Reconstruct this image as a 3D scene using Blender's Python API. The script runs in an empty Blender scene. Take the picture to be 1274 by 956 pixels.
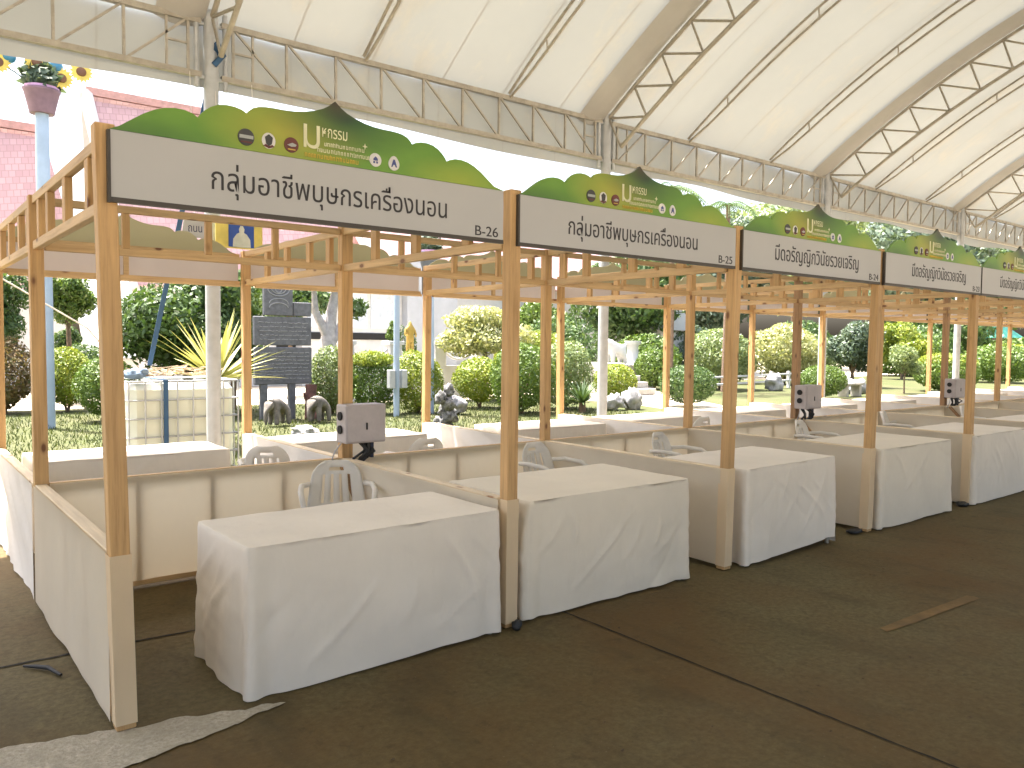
import bpy, bmesh, math, random
import numpy as np
from mathutils import Vector, Matrix, noise as mnoise
R = math.radians
scn = bpy.context.scene
COL = scn.collection

# ------------------------------------------------------------------ camera
cd = bpy.data.cameras.new('camera'); cam = bpy.data.objects.new('camera', cd); COL.objects.link(cam)
cd.sensor_width = 36.0; cd.lens = 1002.95 / 1274 * 36; cd.clip_start = 0.05; cd.clip_end = 2000
yaw, pit, rol = 0.66963, -0.049172, 0.0099016
F = Vector((math.sin(yaw) * math.cos(pit), math.cos(yaw) * math.cos(pit), math.sin(pit)))
R0 = Vector((math.cos(yaw), -math.sin(yaw), 0)); U0 = R0.cross(F)
RX = R0 * math.cos(rol) + U0 * math.sin(rol); UX = -R0 * math.sin(rol) + U0 * math.cos(rol)
cam.matrix_world = Matrix(((RX.x, UX.x, -F.x, -0.73665), (RX.y, UX.y, -F.y, -3.50270),
                           (RX.z, UX.z, -F.z, 1.6), (0, 0, 0, 1)))
scn.camera = cam

# ------------------------------------------------------------------ light
SUN_EL = R(69); SUN_AZ = R(-24)           # azimuth from +Y towards +X
wd = bpy.data.worlds.new('World'); scn.world = wd; wd.use_nodes = True
nt = wd.node_tree; bg = nt.nodes['Background']
sky = nt.nodes.new('ShaderNodeTexSky'); sky.sky_type = 'NISHITA'; sky.sun_disc = False
sky.sun_elevation = SUN_EL; sky.sun_rotation = SUN_AZ; sky.air_density = 1.0; sky.dust_density = 8.0; sky.ozone_density = .3
nt.links.new(sky.outputs[0], bg.inputs[0]); bg.inputs[1].default_value = 0.15
sl = bpy.data.lights.new('sun', 'SUN'); sl.energy = 5.0; sl.angle = R(0.53); sl.color = (1, .95, .87)
so = bpy.data.objects.new('sun', sl); COL.objects.link(so)
sdir = Vector((math.sin(SUN_AZ) * math.cos(SUN_EL), math.cos(SUN_AZ) * math.cos(SUN_EL), math.sin(SUN_EL)))
so.rotation_euler = sdir.to_track_quat('Z', 'Y').to_euler(); so.location = (0, 0, 30)
scn.view_settings.view_transform = 'Standard'; scn.view_settings.look = 'None'
scn.view_settings.exposure = 2.15; scn.view_settings.gamma = 1.0; scn.view_settings.use_curve_mapping = False
scn.render.engine = 'CYCLES'
cy = scn.cycles; cy.use_denoising = True; cy.max_bounces = 10; cy.diffuse_bounces = 5; cy.transmission_bounces = 6
cy.caustics_reflective = False; cy.caustics_refractive = False; cy.sample_clamp_indirect = 6

# ------------------------------------------------------------------ materials
def srgb(c): return tuple(x / 12.92 if x <= .04045 else ((x + .055) / 1.055) ** 2.4 for x in c)
def newmat(name):
    m = bpy.data.materials.new(name); m.use_nodes = True
    return m, m.node_tree, m.node_tree.nodes['Principled BSDF']
def N(nt, t, **kw):
    n = nt.nodes.new(t)
    for k, v in kw.items(): setattr(n, k, v)
    return n
def noise_node(nt, scale, detail=4, rough=.55, coord='Object', stretch=None, rnd=False):
    tc = N(nt, 'ShaderNodeTexCoord'); out = tc.outputs[coord]
    if rnd:
        oi = N(nt, 'ShaderNodeObjectInfo'); mu = N(nt, 'ShaderNodeMath', operation='MULTIPLY'); mu.inputs[1].default_value = 37.0
        nt.links.new(oi.outputs['Random'], mu.inputs[0])
        va = N(nt, 'ShaderNodeVectorMath', operation='ADD'); nt.links.new(out, va.inputs[0]); nt.links.new(mu.outputs[0], va.inputs[1]); out = va.outputs[0]
    if stretch:
        mp = N(nt, 'ShaderNodeMapping'); mp.inputs['Scale'].default_value = stretch
        nt.links.new(out, mp.inputs[0]); out = mp.outputs[0]
    n = N(nt, 'ShaderNodeTexNoise'); n.inputs['Scale'].default_value = scale; n.inputs['Detail'].default_value = detail
    n.inputs['Roughness'].default_value = rough
    nt.links.new(out, n.inputs['Vector'])
    return n.outputs['Fac']
def ramp(nt, fac, stops):
    r = N(nt, 'ShaderNodeValToRGB'); e = r.color_ramp.elements
    while len(e) < len(stops): e.new(.5)
    for k, (p, c) in enumerate(stops): e[k].position = p; e[k].color = (*c, 1)
    nt.links.new(fac, r.inputs[0]); return r.outputs[0]
def mix(nt, a, b, fac, mode='MIX'):
    m = N(nt, 'ShaderNodeMix', data_type='RGBA', blend_type=mode)
    for sock, v in ((m.inputs[6], a), (m.inputs[7], b), (m.inputs[0], fac)):
        if isinstance(v, bpy.types.NodeSocket): nt.links.new(v, sock)
        elif isinstance(v, (int, float)): sock.default_value = v
        else: sock.default_value = (*v, 1)
    return m.outputs[2]
def bump(nt, b, fac, strength, dist):
    n = N(nt, 'ShaderNodeBump'); n.inputs['Strength'].default_value = strength; n.inputs['Distance'].default_value = dist
    nt.links.new(fac, n.inputs['Height']); nt.links.new(n.outputs[0], b.inputs['Normal']); return n
def simple(name, c, rough=.6, metal=0, var=.18, scale=6, bmp=0):
    m, nt, b = newmat(name)
    f = noise_node(nt, scale, 5, .6, rnd=True)
    d = tuple(x * (1 - var) for x in c); l = tuple(min(1, x * (1 + var)) for x in c)
    nt.links.new(ramp(nt, f, [(.3, d), (.7, l)]), b.inputs['Base Color'])
    b.inputs['Roughness'].default_value = rough; b.inputs['Metallic'].default_value = metal
    if bmp: bump(nt, b, noise_node(nt, scale * 6, 4), bmp, .01)
    return m
def wood(name, axis, c0, c1, knot):
    m, nt, b = newmat(name)
    st = [14, 14, 14]; st[axis] = .7
    g = noise_node(nt, 3.2, 6, .65, stretch=tuple(st), rnd=True)
    g2 = noise_node(nt, 1.1, 3, .5, rnd=True)
    col = ramp(nt, g, [(.30, c1), (.48, c0), (.72, tuple(min(1, x * 1.22) for x in c0))])
    dk = tuple(x * .72 for x in c0)
    col = mix(nt, col, mix(nt, col, dk, .8), ramp(nt, g2, [(.45, (0, 0, 0)), (.75, (1, 1, 1))]))
    # knots
    tc = N(nt, 'ShaderNodeTexCoord'); oi = N(nt, 'ShaderNodeObjectInfo'); mu = N(nt, 'ShaderNodeMath', operation='MULTIPLY'); mu.inputs[1].default_value = 91
    nt.links.new(oi.outputs['Random'], mu.inputs[0])
    va = N(nt, 'ShaderNodeVectorMath', operation='ADD'); nt.links.new(tc.outputs['Object'], va.inputs[0]); nt.links.new(mu.outputs[0], va.inputs[1])
    mp = N(nt, 'ShaderNodeMapping'); s = [9, 9, 9]; s[axis] = 4.2; mp.inputs['Scale'].default_value = s
    nt.links.new(va.outputs[0], mp.inputs[0])
    vo = N(nt, 'ShaderNodeTexVoronoi'); vo.inputs['Scale'].default_value = 1.0; vo.inputs['Randomness'].default_value = 1
    nt.links.new(mp.outputs[0], vo.inputs['Vector'])
    kf = ramp(nt, vo.outputs['Distance'], [(.09, (1, 1, 1)), (.14, (.35, .35, .35)), (.21, (0, 0, 0))])
    col = mix(nt, col, knot, kf)
    nt.links.new(col, b.inputs['Base Color']); b.inputs['Roughness'].default_value = .62
    bump(nt, b, g, .25, .004)
    return m
PINE, PINED, KNOT = (.58, .395, .20), (.44, .265, .118), (.17, .07, .025)
WX = wood('pine_along_x', 0, PINE, PINED, KNOT); WY = wood('pine_along_y', 1, PINE, PINED, KNOT); WZ = wood('pine_along_z', 2, (.56, .345, .15), (.40, .225, .085), KNOT)
WZD = wood('weathered_pine_post', 2, (.36, .21, .10), (.20, .11, .05), (.08, .04, .02))
WPALE = wood('pale_pine_rail', 1, (.74, .60, .40), (.60, .45, .27), (.35, .2, .1))
def cloth(name, c, trans, tcol, wr=18, strength=.25, var=.06):
    m, nt, b = newmat(name)
    f = noise_node(nt, 1.6, 4, .6, rnd=True)
    d = tuple(x * (1 - var) for x in c); l = tuple(min(.93, x * (1 + var)) for x in c)
    col = ramp(nt, f, [(.3, d), (.7, l)])
    nt.links.new(col, b.inputs['Base Color']); b.inputs['Roughness'].default_value = .9
    b.inputs['Specular IOR Level'].default_value = .1
    g = noise_node(nt, wr, 3, .5, stretch=(1, 1, .45), rnd=True)
    bn = bump(nt, b, g, strength, .02)
    tr = N(nt, 'ShaderNodeBsdfTranslucent'); tr.inputs['Color'].default_value = (*tcol, 1)
    nt.links.new(bn.outputs[0], tr.inputs['Normal'])
    mx = N(nt, 'ShaderNodeMixShader'); mx.inputs[0].default_value = trans
    nt.links.new(b.outputs[0], mx.inputs[1]); nt.links.new(tr.outputs[0], mx.inputs[2])
    nt.links.new(mx.outputs[0], nt.nodes['Material Output'].inputs['Surface'])
    return m
M_CLOTHW = cloth('white_tablecloth', (.87, .80, .70), .10, (.8, .76, .70))
M_CLOTHC = cloth('cream_tablecloth', (.86, .785, .66), .12, (.8, .74, .62))
M_PANEL = cloth('cream_panel_fabric', (.70, .63, .51), .28, (.80, .72, .57), wr=7)
M_SPINE = cloth('cream_spine_fabric', (.80, .72, .55), .40, (.88, .77, .56), wr=7)
M_PANELW = cloth('white_panel_fabric', (.84, .81, .76), .22, (.84, .80, .72), wr=6, strength=.35)
M_WRAP = cloth('post_wrap_fabric', (.80, .64, .43), .2, (.8, .68, .45))
M_FLAP = cloth('grey_flap_fabric', (.42, .415, .40), .012, (.6, .58, .5), wr=4)
def membrane():
    m, nt, b = newmat('tent_membrane')
    f = noise_node(nt, .35, 5, .6)
    col = ramp(nt, f, [(.3, (.30, .32, .32)), (.7, (.35, .37, .37))])
    tc = N(nt, 'ShaderNodeTexCoord'); sp = N(nt, 'ShaderNodeSeparateXYZ'); nt.links.new(tc.outputs['Object'], sp.inputs[0])
    mm = N(nt, 'ShaderNodeMath', operation='MULTIPLY'); mm.inputs[1].default_value = 1 / .94; nt.links.new(sp.outputs[0], mm.inputs[0])
    fr = N(nt, 'ShaderNodeMath', operation='FRACT'); nt.links.new(mm.outputs[0], fr.inputs[0])
    seam = ramp(nt, fr.outputs[0], [(0, (1, 1, 1)), (.02, (1, 1, 1)), (.028, (0, 0, 0))])
    f2 = noise_node(nt, 1.7, 6, .7, stretch=(1, .25, 1))
    dirt = ramp(nt, f2, [(.52, (0, 0, 0)), (.8, (1, 1, 1))])
    col = mix(nt, col, (.62, .50, .30), mix(nt, (0, 0, 0), dirt, .35))
    tcol = mix(nt, mix(nt, (.75, .77, .72), (.56, .50, .39), mix(nt, (0, 0, 0), dirt, .75)), (.40, .36, .29), mix(nt, (0, 0, 0), seam, .9))
    nt.links.new(col, b.inputs['Base Color']); b.inputs['Roughness'].default_value = .55; b.inputs['Specular IOR Level'].default_value = .25
    tr = N(nt, 'ShaderNodeBsdfTranslucent'); nt.links.new(tcol, tr.inputs['Color'])
    mx = N(nt, 'ShaderNodeMixShader'); mx.inputs[0].default_value = .045
    nt.links.new(b.outputs[0], mx.inputs[1]); nt.links.new(tr.outputs[0], mx.inputs[2])
    nt.links.new(mx.outputs[0], nt.nodes['Material Output'].inputs['Surface'])
    return m
M_MEMB = membrane()
M_STEEL = simple('galvanised_tube', (.36, .335, .285), .5, .35, .2, 9)
M_COL = simple('galvanised_column', (.42, .44, .46), .5, .25, .12, 7)
M_BOX = simple('grey_switch_box', (.42, .38, .38), .5, 0, .08, 10)
M_BLACK = simple('black_rubber', (.02, .02, .02), .6, 0, .2, 10)
M_DARK = simple('dark_hole', (.012, .012, .012), .8)
M_SIGN = simple('sign_white', (.45, .445, .44), .45, 0, .025, 2)
M_SIGNB = cloth('sign_back_sheet', (.52, .49, .36), .35, (.60, .57, .38), strength=0)
M_BACKP = cloth('white_sign_back', (.70, .65, .63), .26, (.82, .75, .72), strength=0)
M_FRAME = simple('sign_dark_frame', (.05, .04, .03), .5)
M_LET = simple('sign_lettering', (.022, .018, .02), .5)
M_LETG = simple('pale_gold_lettering', (.70, .68, .45), .5); M_LETY = simple('gold_lettering', (.62, .42, .06), .5)
M_PLASTIC = cloth('white_chair_plastic', (.80, .77, .71), .28, (.85, .8, .72), strength=0)
M_BLUE = simple('blue_strap', (.02, .075, .17), .6)
M_POLE = simple('pale_blue_paint', (.34, .43, .55), .45, 0, .1, 3)
M_ROPE = simple('white_rope', (.75, .73, .70), .7)
M_WHITE = simple('white_paint', (.55, .55, .55), .6, 0, .08, 3, .2)
M_GREYW = simple('grey_render', (.38, .40, .44), .7, 0, .08, 2)
M_GOLD = simple('gold_paint', (.38, .26, .06), .35, .3)
M_STONE = simple('grey_stone', (.15, .135, .12), .9, 0, .45, 9, .8)
M_STONEP = simple('pale_rock', (.30, .30, .305), .9, 0, .35, 5, .8)
M_STONEL = simple('pale_limestone', (.36, .345, .32), .85, 0, .25, 6, .5)
M_SLATE = simple('dark_slate', (.10, .105, .12), .6, 0, .3, 12, .4)
M_SLATEL = simple('slate_engraving', (.26, .265, .28), .8)
M_BARK = simple('bark', (.16, .11, .075), .9, 0, .4, 12, .8)
M_BARKW = simple('pale_bark', (.40, .37, .36), .8, 0, .25, 8, .6)
M_RED = simple('red_brown_log', (.13, .06, .05), .9, 0, .4, 9, .6)
def tank_mat():
    m, nt, b = newmat('translucent_tank_plastic')
    f = noise_node(nt, 2, 3)
    nt.links.new(ramp(nt, f, [(.3, (.60, .63, .54)), (.7, (.68, .71, .62))]), b.inputs['Base Color'])
    b.inputs['Roughness'].default_value = .4; return m
M_TANK = tank_mat()
def crest_mat():
    m, nt, b = newmat('crest_print')
    tc = N(nt, 'ShaderNodeTexCoord')
    def spot(x, z, rx, rz):
        mp = N(nt, 'ShaderNodeMapping'); mp.inputs['Location'].default_value = (-x / rx, 0, -z / rz); mp.inputs['Scale'].default_value = (1 / rx, 0, 1 / rz)
        nt.links.new(tc.outputs['Object'], mp.inputs[0])
        g = N(nt, 'ShaderNodeTexGradient', gradient_type='SPHERICAL'); nt.links.new(mp.outputs[0], g.inputs[0]); return g.outputs['Fac']
    col = ramp(nt, noise_node(nt, 3.0, 3, .5, stretch=(1, 1, 2)), [(.25, (.105, .25, .022)), (.75, (.17, .33, .035))])
    col = mix(nt, col, (.38, .36, .04), spot(.78, 2.53, .42, .2))
    col = mix(nt, col, (.04, .11, .02), spot(.12, 2.38, .5, .12)); col = mix(nt, col, (.30, .38, .035), spot(1.7, 2.44, .35, .12))
    col = mix(nt, col, (.012, .06, .018), spot(1.06, 2.64, .42, .2)); col = mix(nt, col, (.05, .03, .02), spot(1.01, 2.70, .16, .10))
    nt.links.new(col, b.inputs['Base Color']); b.inputs['Roughness'].default_value = .42
    return m
M_CREST = crest_mat()
def foliage(name, c0, c1, trans=.3, c2=None):
    m, nt, b = newmat(name)
    g = N(nt, 'ShaderNodeNewGeometry')
    f = noise_node(nt, 2.2, 3, .5)
    ma = N(nt, 'ShaderNodeMath', operation='MULTIPLY_ADD'); ma.inputs[1].default_value = .55
    nt.links.new(g.outputs['Random Per Island'], ma.inputs[0])
    mb = N(nt, 'ShaderNodeMath', operation='MULTIPLY'); mb.inputs[1].default_value = .5; nt.links.new(f, mb.inputs[0]); nt.links.new(mb.outputs[0], ma.inputs[2])
    stops = [(.15, c0), (.85, c1)] if c2 is None else [(.12, c0), (.55, c1), (.9, c2)]
    col = ramp(nt, ma.outputs[0], stops)
    nt.links.new(col, b.inputs['Base Color']); b.inputs['Roughness'].default_value = .5
    tr = N(nt, 'ShaderNodeBsdfTranslucent'); nt.links.new(mix(nt, col, (1.0, .95, .5), 1.0, 'MULTIPLY'), tr.inputs['Color'])
    mx = N(nt, 'ShaderNodeMixShader'); mx.inputs[0].default_value = trans
    nt.links.new(b.outputs[0], mx.inputs[1]); nt.links.new(tr.outputs[0], mx.inputs[2])
    nt.links.new(mx.outputs[0], nt.nodes['Material Output'].inputs['Surface'])
    return m
L_MID = foliage('leaf_mid', (.045, .10, .016), (.155, .235, .045))
L_DARK = foliage('leaf_dark', (.030, .072, .020), (.105, .175, .050))
L_YEL = foliage('leaf_yellow_green', (.10, .18, .022), (.32, .36, .05))
L_VAR = foliage('leaf_variegated', (.12, .17, .05), (.42, .44, .20), .3, (.60, .58, .40))
L_PALE = foliage('leaf_pale_green', (.10, .16, .06), (.26, .32, .14))
L_BLUE = foliage('leaf_blue_green', (.05, .09, .06), (.14, .19, .13))
L_RED = foliage('leaf_reddish', (.07, .09, .03), (.24, .15, .07))
L_AGAVE = foliage('leaf_agave', (.30, .33, .10), (.58, .54, .26), .15)
L_CYCAD = foliage('leaf_cycad', (.03, .07, .02), (.10, .16, .05), .15)
M_GRASSB = foliage('grass_blade', (.028, .048, .010), (.078, .100, .027), .35)
def ground_mat(name, c0, c1, c2, sc, big=.25, rough=.9, bmp=.5, spec=.3):
    m, nt, b = newmat(name)
    f = noise_node(nt, sc, 8, .7); f2 = noise_node(nt, big, 5, .6)
    col = ramp(nt, f, [(.25, c0), (.75, c1)])
    col = mix(nt, col, c2, ramp(nt, f2, [(.38, (0, 0, 0)), (.68, (.85, .85, .85))]))
    nt.links.new(col, b.inputs['Base Color']); b.inputs['Roughness'].default_value = rough; b.inputs['Specular IOR Level'].default_value = spec
    bump(nt, b, f, bmp, .01); return m
def pavement_mat():
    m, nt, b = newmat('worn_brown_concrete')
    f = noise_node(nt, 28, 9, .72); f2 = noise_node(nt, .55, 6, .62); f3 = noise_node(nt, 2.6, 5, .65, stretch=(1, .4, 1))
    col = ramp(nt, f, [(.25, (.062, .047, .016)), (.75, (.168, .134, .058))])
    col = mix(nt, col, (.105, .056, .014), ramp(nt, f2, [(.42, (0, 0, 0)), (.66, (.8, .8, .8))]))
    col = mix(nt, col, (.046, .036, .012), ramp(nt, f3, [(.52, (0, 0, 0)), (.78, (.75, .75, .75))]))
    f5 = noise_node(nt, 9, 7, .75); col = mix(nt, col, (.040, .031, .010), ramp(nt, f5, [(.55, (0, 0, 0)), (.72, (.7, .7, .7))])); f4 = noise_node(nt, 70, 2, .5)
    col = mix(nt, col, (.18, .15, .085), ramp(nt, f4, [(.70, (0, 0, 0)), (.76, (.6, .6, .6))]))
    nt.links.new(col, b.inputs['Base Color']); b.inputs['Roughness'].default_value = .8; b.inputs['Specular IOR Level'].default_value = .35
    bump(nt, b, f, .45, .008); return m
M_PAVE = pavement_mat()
M_LAWN = ground_mat('lawn_soil', (.038, .052, .013), (.068, .08, .024), (.08, .075, .034), 40, .6)
M_PATH = ground_mat('pale_concrete_path', (.46, .45, .42), (.56, .54, .51), (.42, .40, .38), 14)
M_BOUNCE = ground_mat('pale_bounce_concrete', (.50, .44, .34), (.60, .53, .42), (.46, .40, .31), 14)  # pale warm concrete, made up to bounce fill light onto the cloth fronts
M_CEM = ground_mat('rough_cement', (.24, .21, .16), (.66, .60, .49), (.38, .34, .26), 55, 9, .95, 1.0)
M_JOINT = ground_mat('dark_joint', (.012, .010, .008), (.04, .034, .026), (.02, .018, .014), 30)
M_YEL = ground_mat('worn_yellow_paint', (.17, .105, .042), (.25, .155, .062), (.11, .078, .038), 22, 4)
def roof_mat(name, c0, c1):
    m, nt, b = newmat(name)
    tc = N(nt, 'ShaderNodeTexCoord')
    br = N(nt, 'ShaderNodeTexBrick'); br.inputs['Scale'].default_value = 1; br.inputs['Mortar Size'].default_value = .012
    br.inputs['Brick Width'].default_value = .20; br.inputs['Row Height'].default_value = .24
    br.inputs['Color1'].default_value = (*c0, 1); br.inputs['Color2'].default_value = (*c1, 1); br.inputs['Mortar'].default_value = (*[x * .84 for x in c0], 1)
    mp = N(nt, 'ShaderNodeMapping'); nt.links.new(tc.outputs['UV'], mp.inputs[0]); nt.links.new(mp.outputs[0], br.inputs[0])
    nt.links.new(br.outputs['Color'], b.inputs['Base Color']); b.inputs['Roughness'].default_value = .6
    bump(nt, b, br.outputs['Fac'], -.6, .03)
    return m
M_ROOFP = roof_mat('pink_roof_tiles', (.46, .285, .29), (.54, .35, .355))
M_ROOFG = roof_mat('grey_roof_tiles', (.34, .35, .37), (.45, .46, .48))

# ------------------------------------------------------------------ mesh helpers
class MB:
    def __init__(s): s.v = []; s.f = []; s.sm = []
    def add(s, vs, fs, smooth=False):
        o = len(s.v); s.v += [tuple(p) for p in vs]; s.f += [tuple(i + o for i in f) for f in fs]; s.sm += [smooth] * len(fs)
    def box(s, x0, x1, y0, y1, z0, z1, sh=(0, 0)):
        vs = [(x, y, z) for z in (z0, z1) for y in (y0, y1) for x in (x0, x1)]
        vs = [(x + (sh[0] if z == z1 else 0), y + (sh[1] if z == z1 else 0), z) for x, y, z in vs]
        s.add(vs, [(0, 2, 3, 1), (4, 5, 7, 6), (0, 1, 5, 4), (1, 3, 7, 5), (3, 2, 6, 7), (2, 0, 4, 6)])
    def bar(s, a, b, w, h, up=(0, 0, 1)):
        a = Vector(a); b = Vector(b); d = (b - a).normalized(); u = Vector(up)
        if abs(d.dot(u)) > .95: u = Vector((0, 1, 0))
        x = d.cross(u).normalized() * w / 2; y = x.cross(d).normalized() * h / 2
        vs = [p + i * x + j * y for p in (a, b) for i, j in ((-1, -1), (1, -1), (1, 1), (-1, 1))]
        s.add(vs, [(3, 2, 1, 0), (4, 5, 6, 7)] + [(i, (i + 1) % 4, 4 + (i + 1) % 4, 4 + i) for i in range(4)])
    def tube(s, pts, r, n=8, caps=True):
        pts = [Vector(p) for p in pts]; rs = r if isinstance(r, (list, tuple)) else [r] * len(pts)
        vs = []; fs = []; k = len(pts); prev = None
        for i, p in enumerate(pts):
            d = (pts[min(i + 1, k - 1)] - pts[max(i - 1, 0)]).normalized()
            u = Vector((0, 0, 1)) if abs(d.z) < .9 else Vector((1, 0, 0))
            if prev is not None: u = prev
            x = d.cross(u).normalized(); y = x.cross(d).normalized(); prev = y
            for j in range(n):
                a = 2 * math.pi * j / n; vs.append(p + rs[i] * (math.cos(a) * x + math.sin(a) * y))
        for i in range(k - 1):
            for j in range(n): fs.append((i * n + j, i * n + (j + 1) % n, (i + 1) * n + (j + 1) % n, (i + 1) * n + j))
        s.add(vs, fs, True)
        if caps:
            s.add(vs[:n], [tuple(range(n))[::-1]]); s.add(vs[-n:], [tuple(range(n))])
    def lathe(s, prof, c=(0, 0, 0), n=20):
        vs = []; fs = []
        for r, z in prof:
            for j in range(n):
                a = 2 * math.pi * j / n; vs.append((c[0] + r * math.cos(a), c[1] + r * math.sin(a), c[2] + z))
        for i in range(len(prof) - 1):
            for j in range(n): fs.append((i * n + j, i * n + (j + 1) % n, (i + 1) * n + (j + 1) % n, (i + 1) * n + j))
        s.add(vs, fs, True)
        s.add(vs[:n], [tuple(range(n))[::-1]]); s.add(vs[-n:], [tuple(range(n))])
    def grid(s, fn, nu, nv, smooth=True, skip=None):
        vs = [fn(i / nu, j / nv) for j in range(nv + 1) for i in range(nu + 1)]
        w = nu + 1
        fs = [(j * w + i, j * w + i + 1, (j + 1) * w + i + 1, (j + 1) * w + i) for j in range(nv) for i in range(nu) if not (skip and skip(i, j))]
        s.add(vs, fs, smooth)
    def prism(s, outline, y0, y1):
        n = len(outline)
        vs = [(x, y0, z) for x, z in outline] + [(x, y1, z) for x, z in outline]
        s.add(vs, [tuple(range(n)), tuple(range(n, 2 * n))[::-1]] + [(i, n + i, n + (i + 1) % n, (i + 1) % n) for i in range(n)])
    def blob(s, c, r, seed=0, amp=.25, sub=3, freq=1.3):
        bm = bmesh.new(); bmesh.ops.create_icosphere(bm, subdivisions=sub, radius=1)
        vs = []
        for v in bm.verts:
            k = 1 + amp * mnoise.fractal(v.co * freq + Vector((seed * 7.1, seed * 3.3, 0)), 1, 2, 4)
            vs.append((c[0] + v.co.x * r[0] * k, c[1] + v.co.y * r[1] * k, max(c[2] - r[2] * .9, c[2] + v.co.z * r[2] * k)))
        fs = [tuple(v.index for v in f.verts) for f in bm.faces]; bm.free(); s.add(vs, fs, True)
    def build(s, name, mat, parent=None, bevel=0, loc=None, solid=0, uv=None):
        me = bpy.data.meshes.new(name); me.from_pydata(s.v, [], s.f)
        me.polygons.foreach_set('use_smooth', s.sm); me.materials.append(mat)
        if uv:
            ul = me.uv_layers.new(name='UVMap')
            for l in me.loops: ul.data[l.index].uv = uv(Vector(s.v[l.vertex_index]))
        bm = bmesh.new(); bm.from_mesh(me)
        if bevel: bmesh.ops.bevel(bm, geom=list(bm.edges), offset=bevel, segments=1, affect='EDGES', clamp_overlap=True)
        bmesh.ops.recalc_face_normals(bm, faces=bm.faces); bm.to_mesh(me); bm.free()
        o = bpy.data.objects.new(name, me); COL.objects.link(o)
        if parent: o.parent = parent
        if loc: o.location = loc
        if solid:
            md = o.modifiers.new('solid', 'SOLIDIFY'); md.thickness = solid; md.offset = 0
        return o
def tag(o, label=None, cat=None, group=None, kind=None):
    if label: o['label'] = label
    if cat: o['category'] = cat
    if group: o['group'] = group
    if kind: o['kind'] = kind
    return o
def thing(name, loc, label, cat, group=None, rz=0):
    o = bpy.data.objects.new(name, None); COL.objects.link(o); o.location = loc; o.rotation_euler = (0, 0, rz); o.empty_display_size = .2
    return tag(o, label, cat, group)
def struct(o): o['kind'] = 'structure'; return o
def text(body, size_x, height, loc, mat, parent, name='lettering', flip=False):
    c = bpy.data.curves.new('t', 'FONT'); c.body = body; c.size = 1; c.extrude = .012
    o = bpy.data.objects.new('t', c); COL.objects.link(o); bpy.context.view_layer.update()
    me = bpy.data.meshes.new_from_object(o.evaluated_get(bpy.context.evaluated_depsgraph_get()))
    bpy.data.objects.remove(o); bpy.data.curves.remove(c)
    co = np.empty(len(me.vertices) * 3, np.float32); me.vertices.foreach_get('co', co); co = co.reshape(-1, 3)
    lo = co.min(0); hi = co.max(0); sx = size_x / (hi[0] - lo[0]); sz = height / (hi[1] - lo[1])
    out = np.stack([(co[:, 0] - lo[0]) * sx, -co[:, 2] * .08, (co[:, 1] - lo[1]) * sz], 1)
    me.vertices.foreach_set('co', out.astype(np.float32).ravel()); me.name = name
    me.materials.clear(); me.materials.append(mat); me.update()
    ob = bpy.data.objects.new(name, me); COL.objects.link(ob); ob.parent = parent; ob.location = loc
    return ob
def skin(name, verts, edges, radii, mat, parent=None, sub=2, loc=None):
    me = bpy.data.meshes.new(name); me.from_pydata(verts, edges, [])
    o = bpy.data.objects.new('s', me); COL.objects.link(o)
    o.modifiers.new('k', 'SKIN'); 
    if not me.skin_vertices: 
        bm = bmesh.new(); bm.from_mesh(me); bm.verts.layers.skin.verify(); bm.to_mesh(me); bm.free()
    for i, r in enumerate(radii): me.skin_vertices[0].data[i].radius = (r, r)
    me.skin_vertices[0].data[0].use_root = True
    md = o.modifiers.new('u', 'SUBSURF'); md.levels = sub; md.render_levels = sub
    bpy.context.view_layer.update()
    m2 = bpy.data.meshes.new_from_object(o.evaluated_get(bpy.context.evaluated_depsgraph_get())); bpy.data.objects.remove(o)
    m2.materials.clear(); m2.materials.append(mat); m2.polygons.foreach_set('use_smooth', [True] * len(m2.polygons))
    ob = bpy.data.objects.new(name, m2); COL.objects.link(ob); ob.parent = parent
    if loc: ob.location = loc
    return ob
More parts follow.
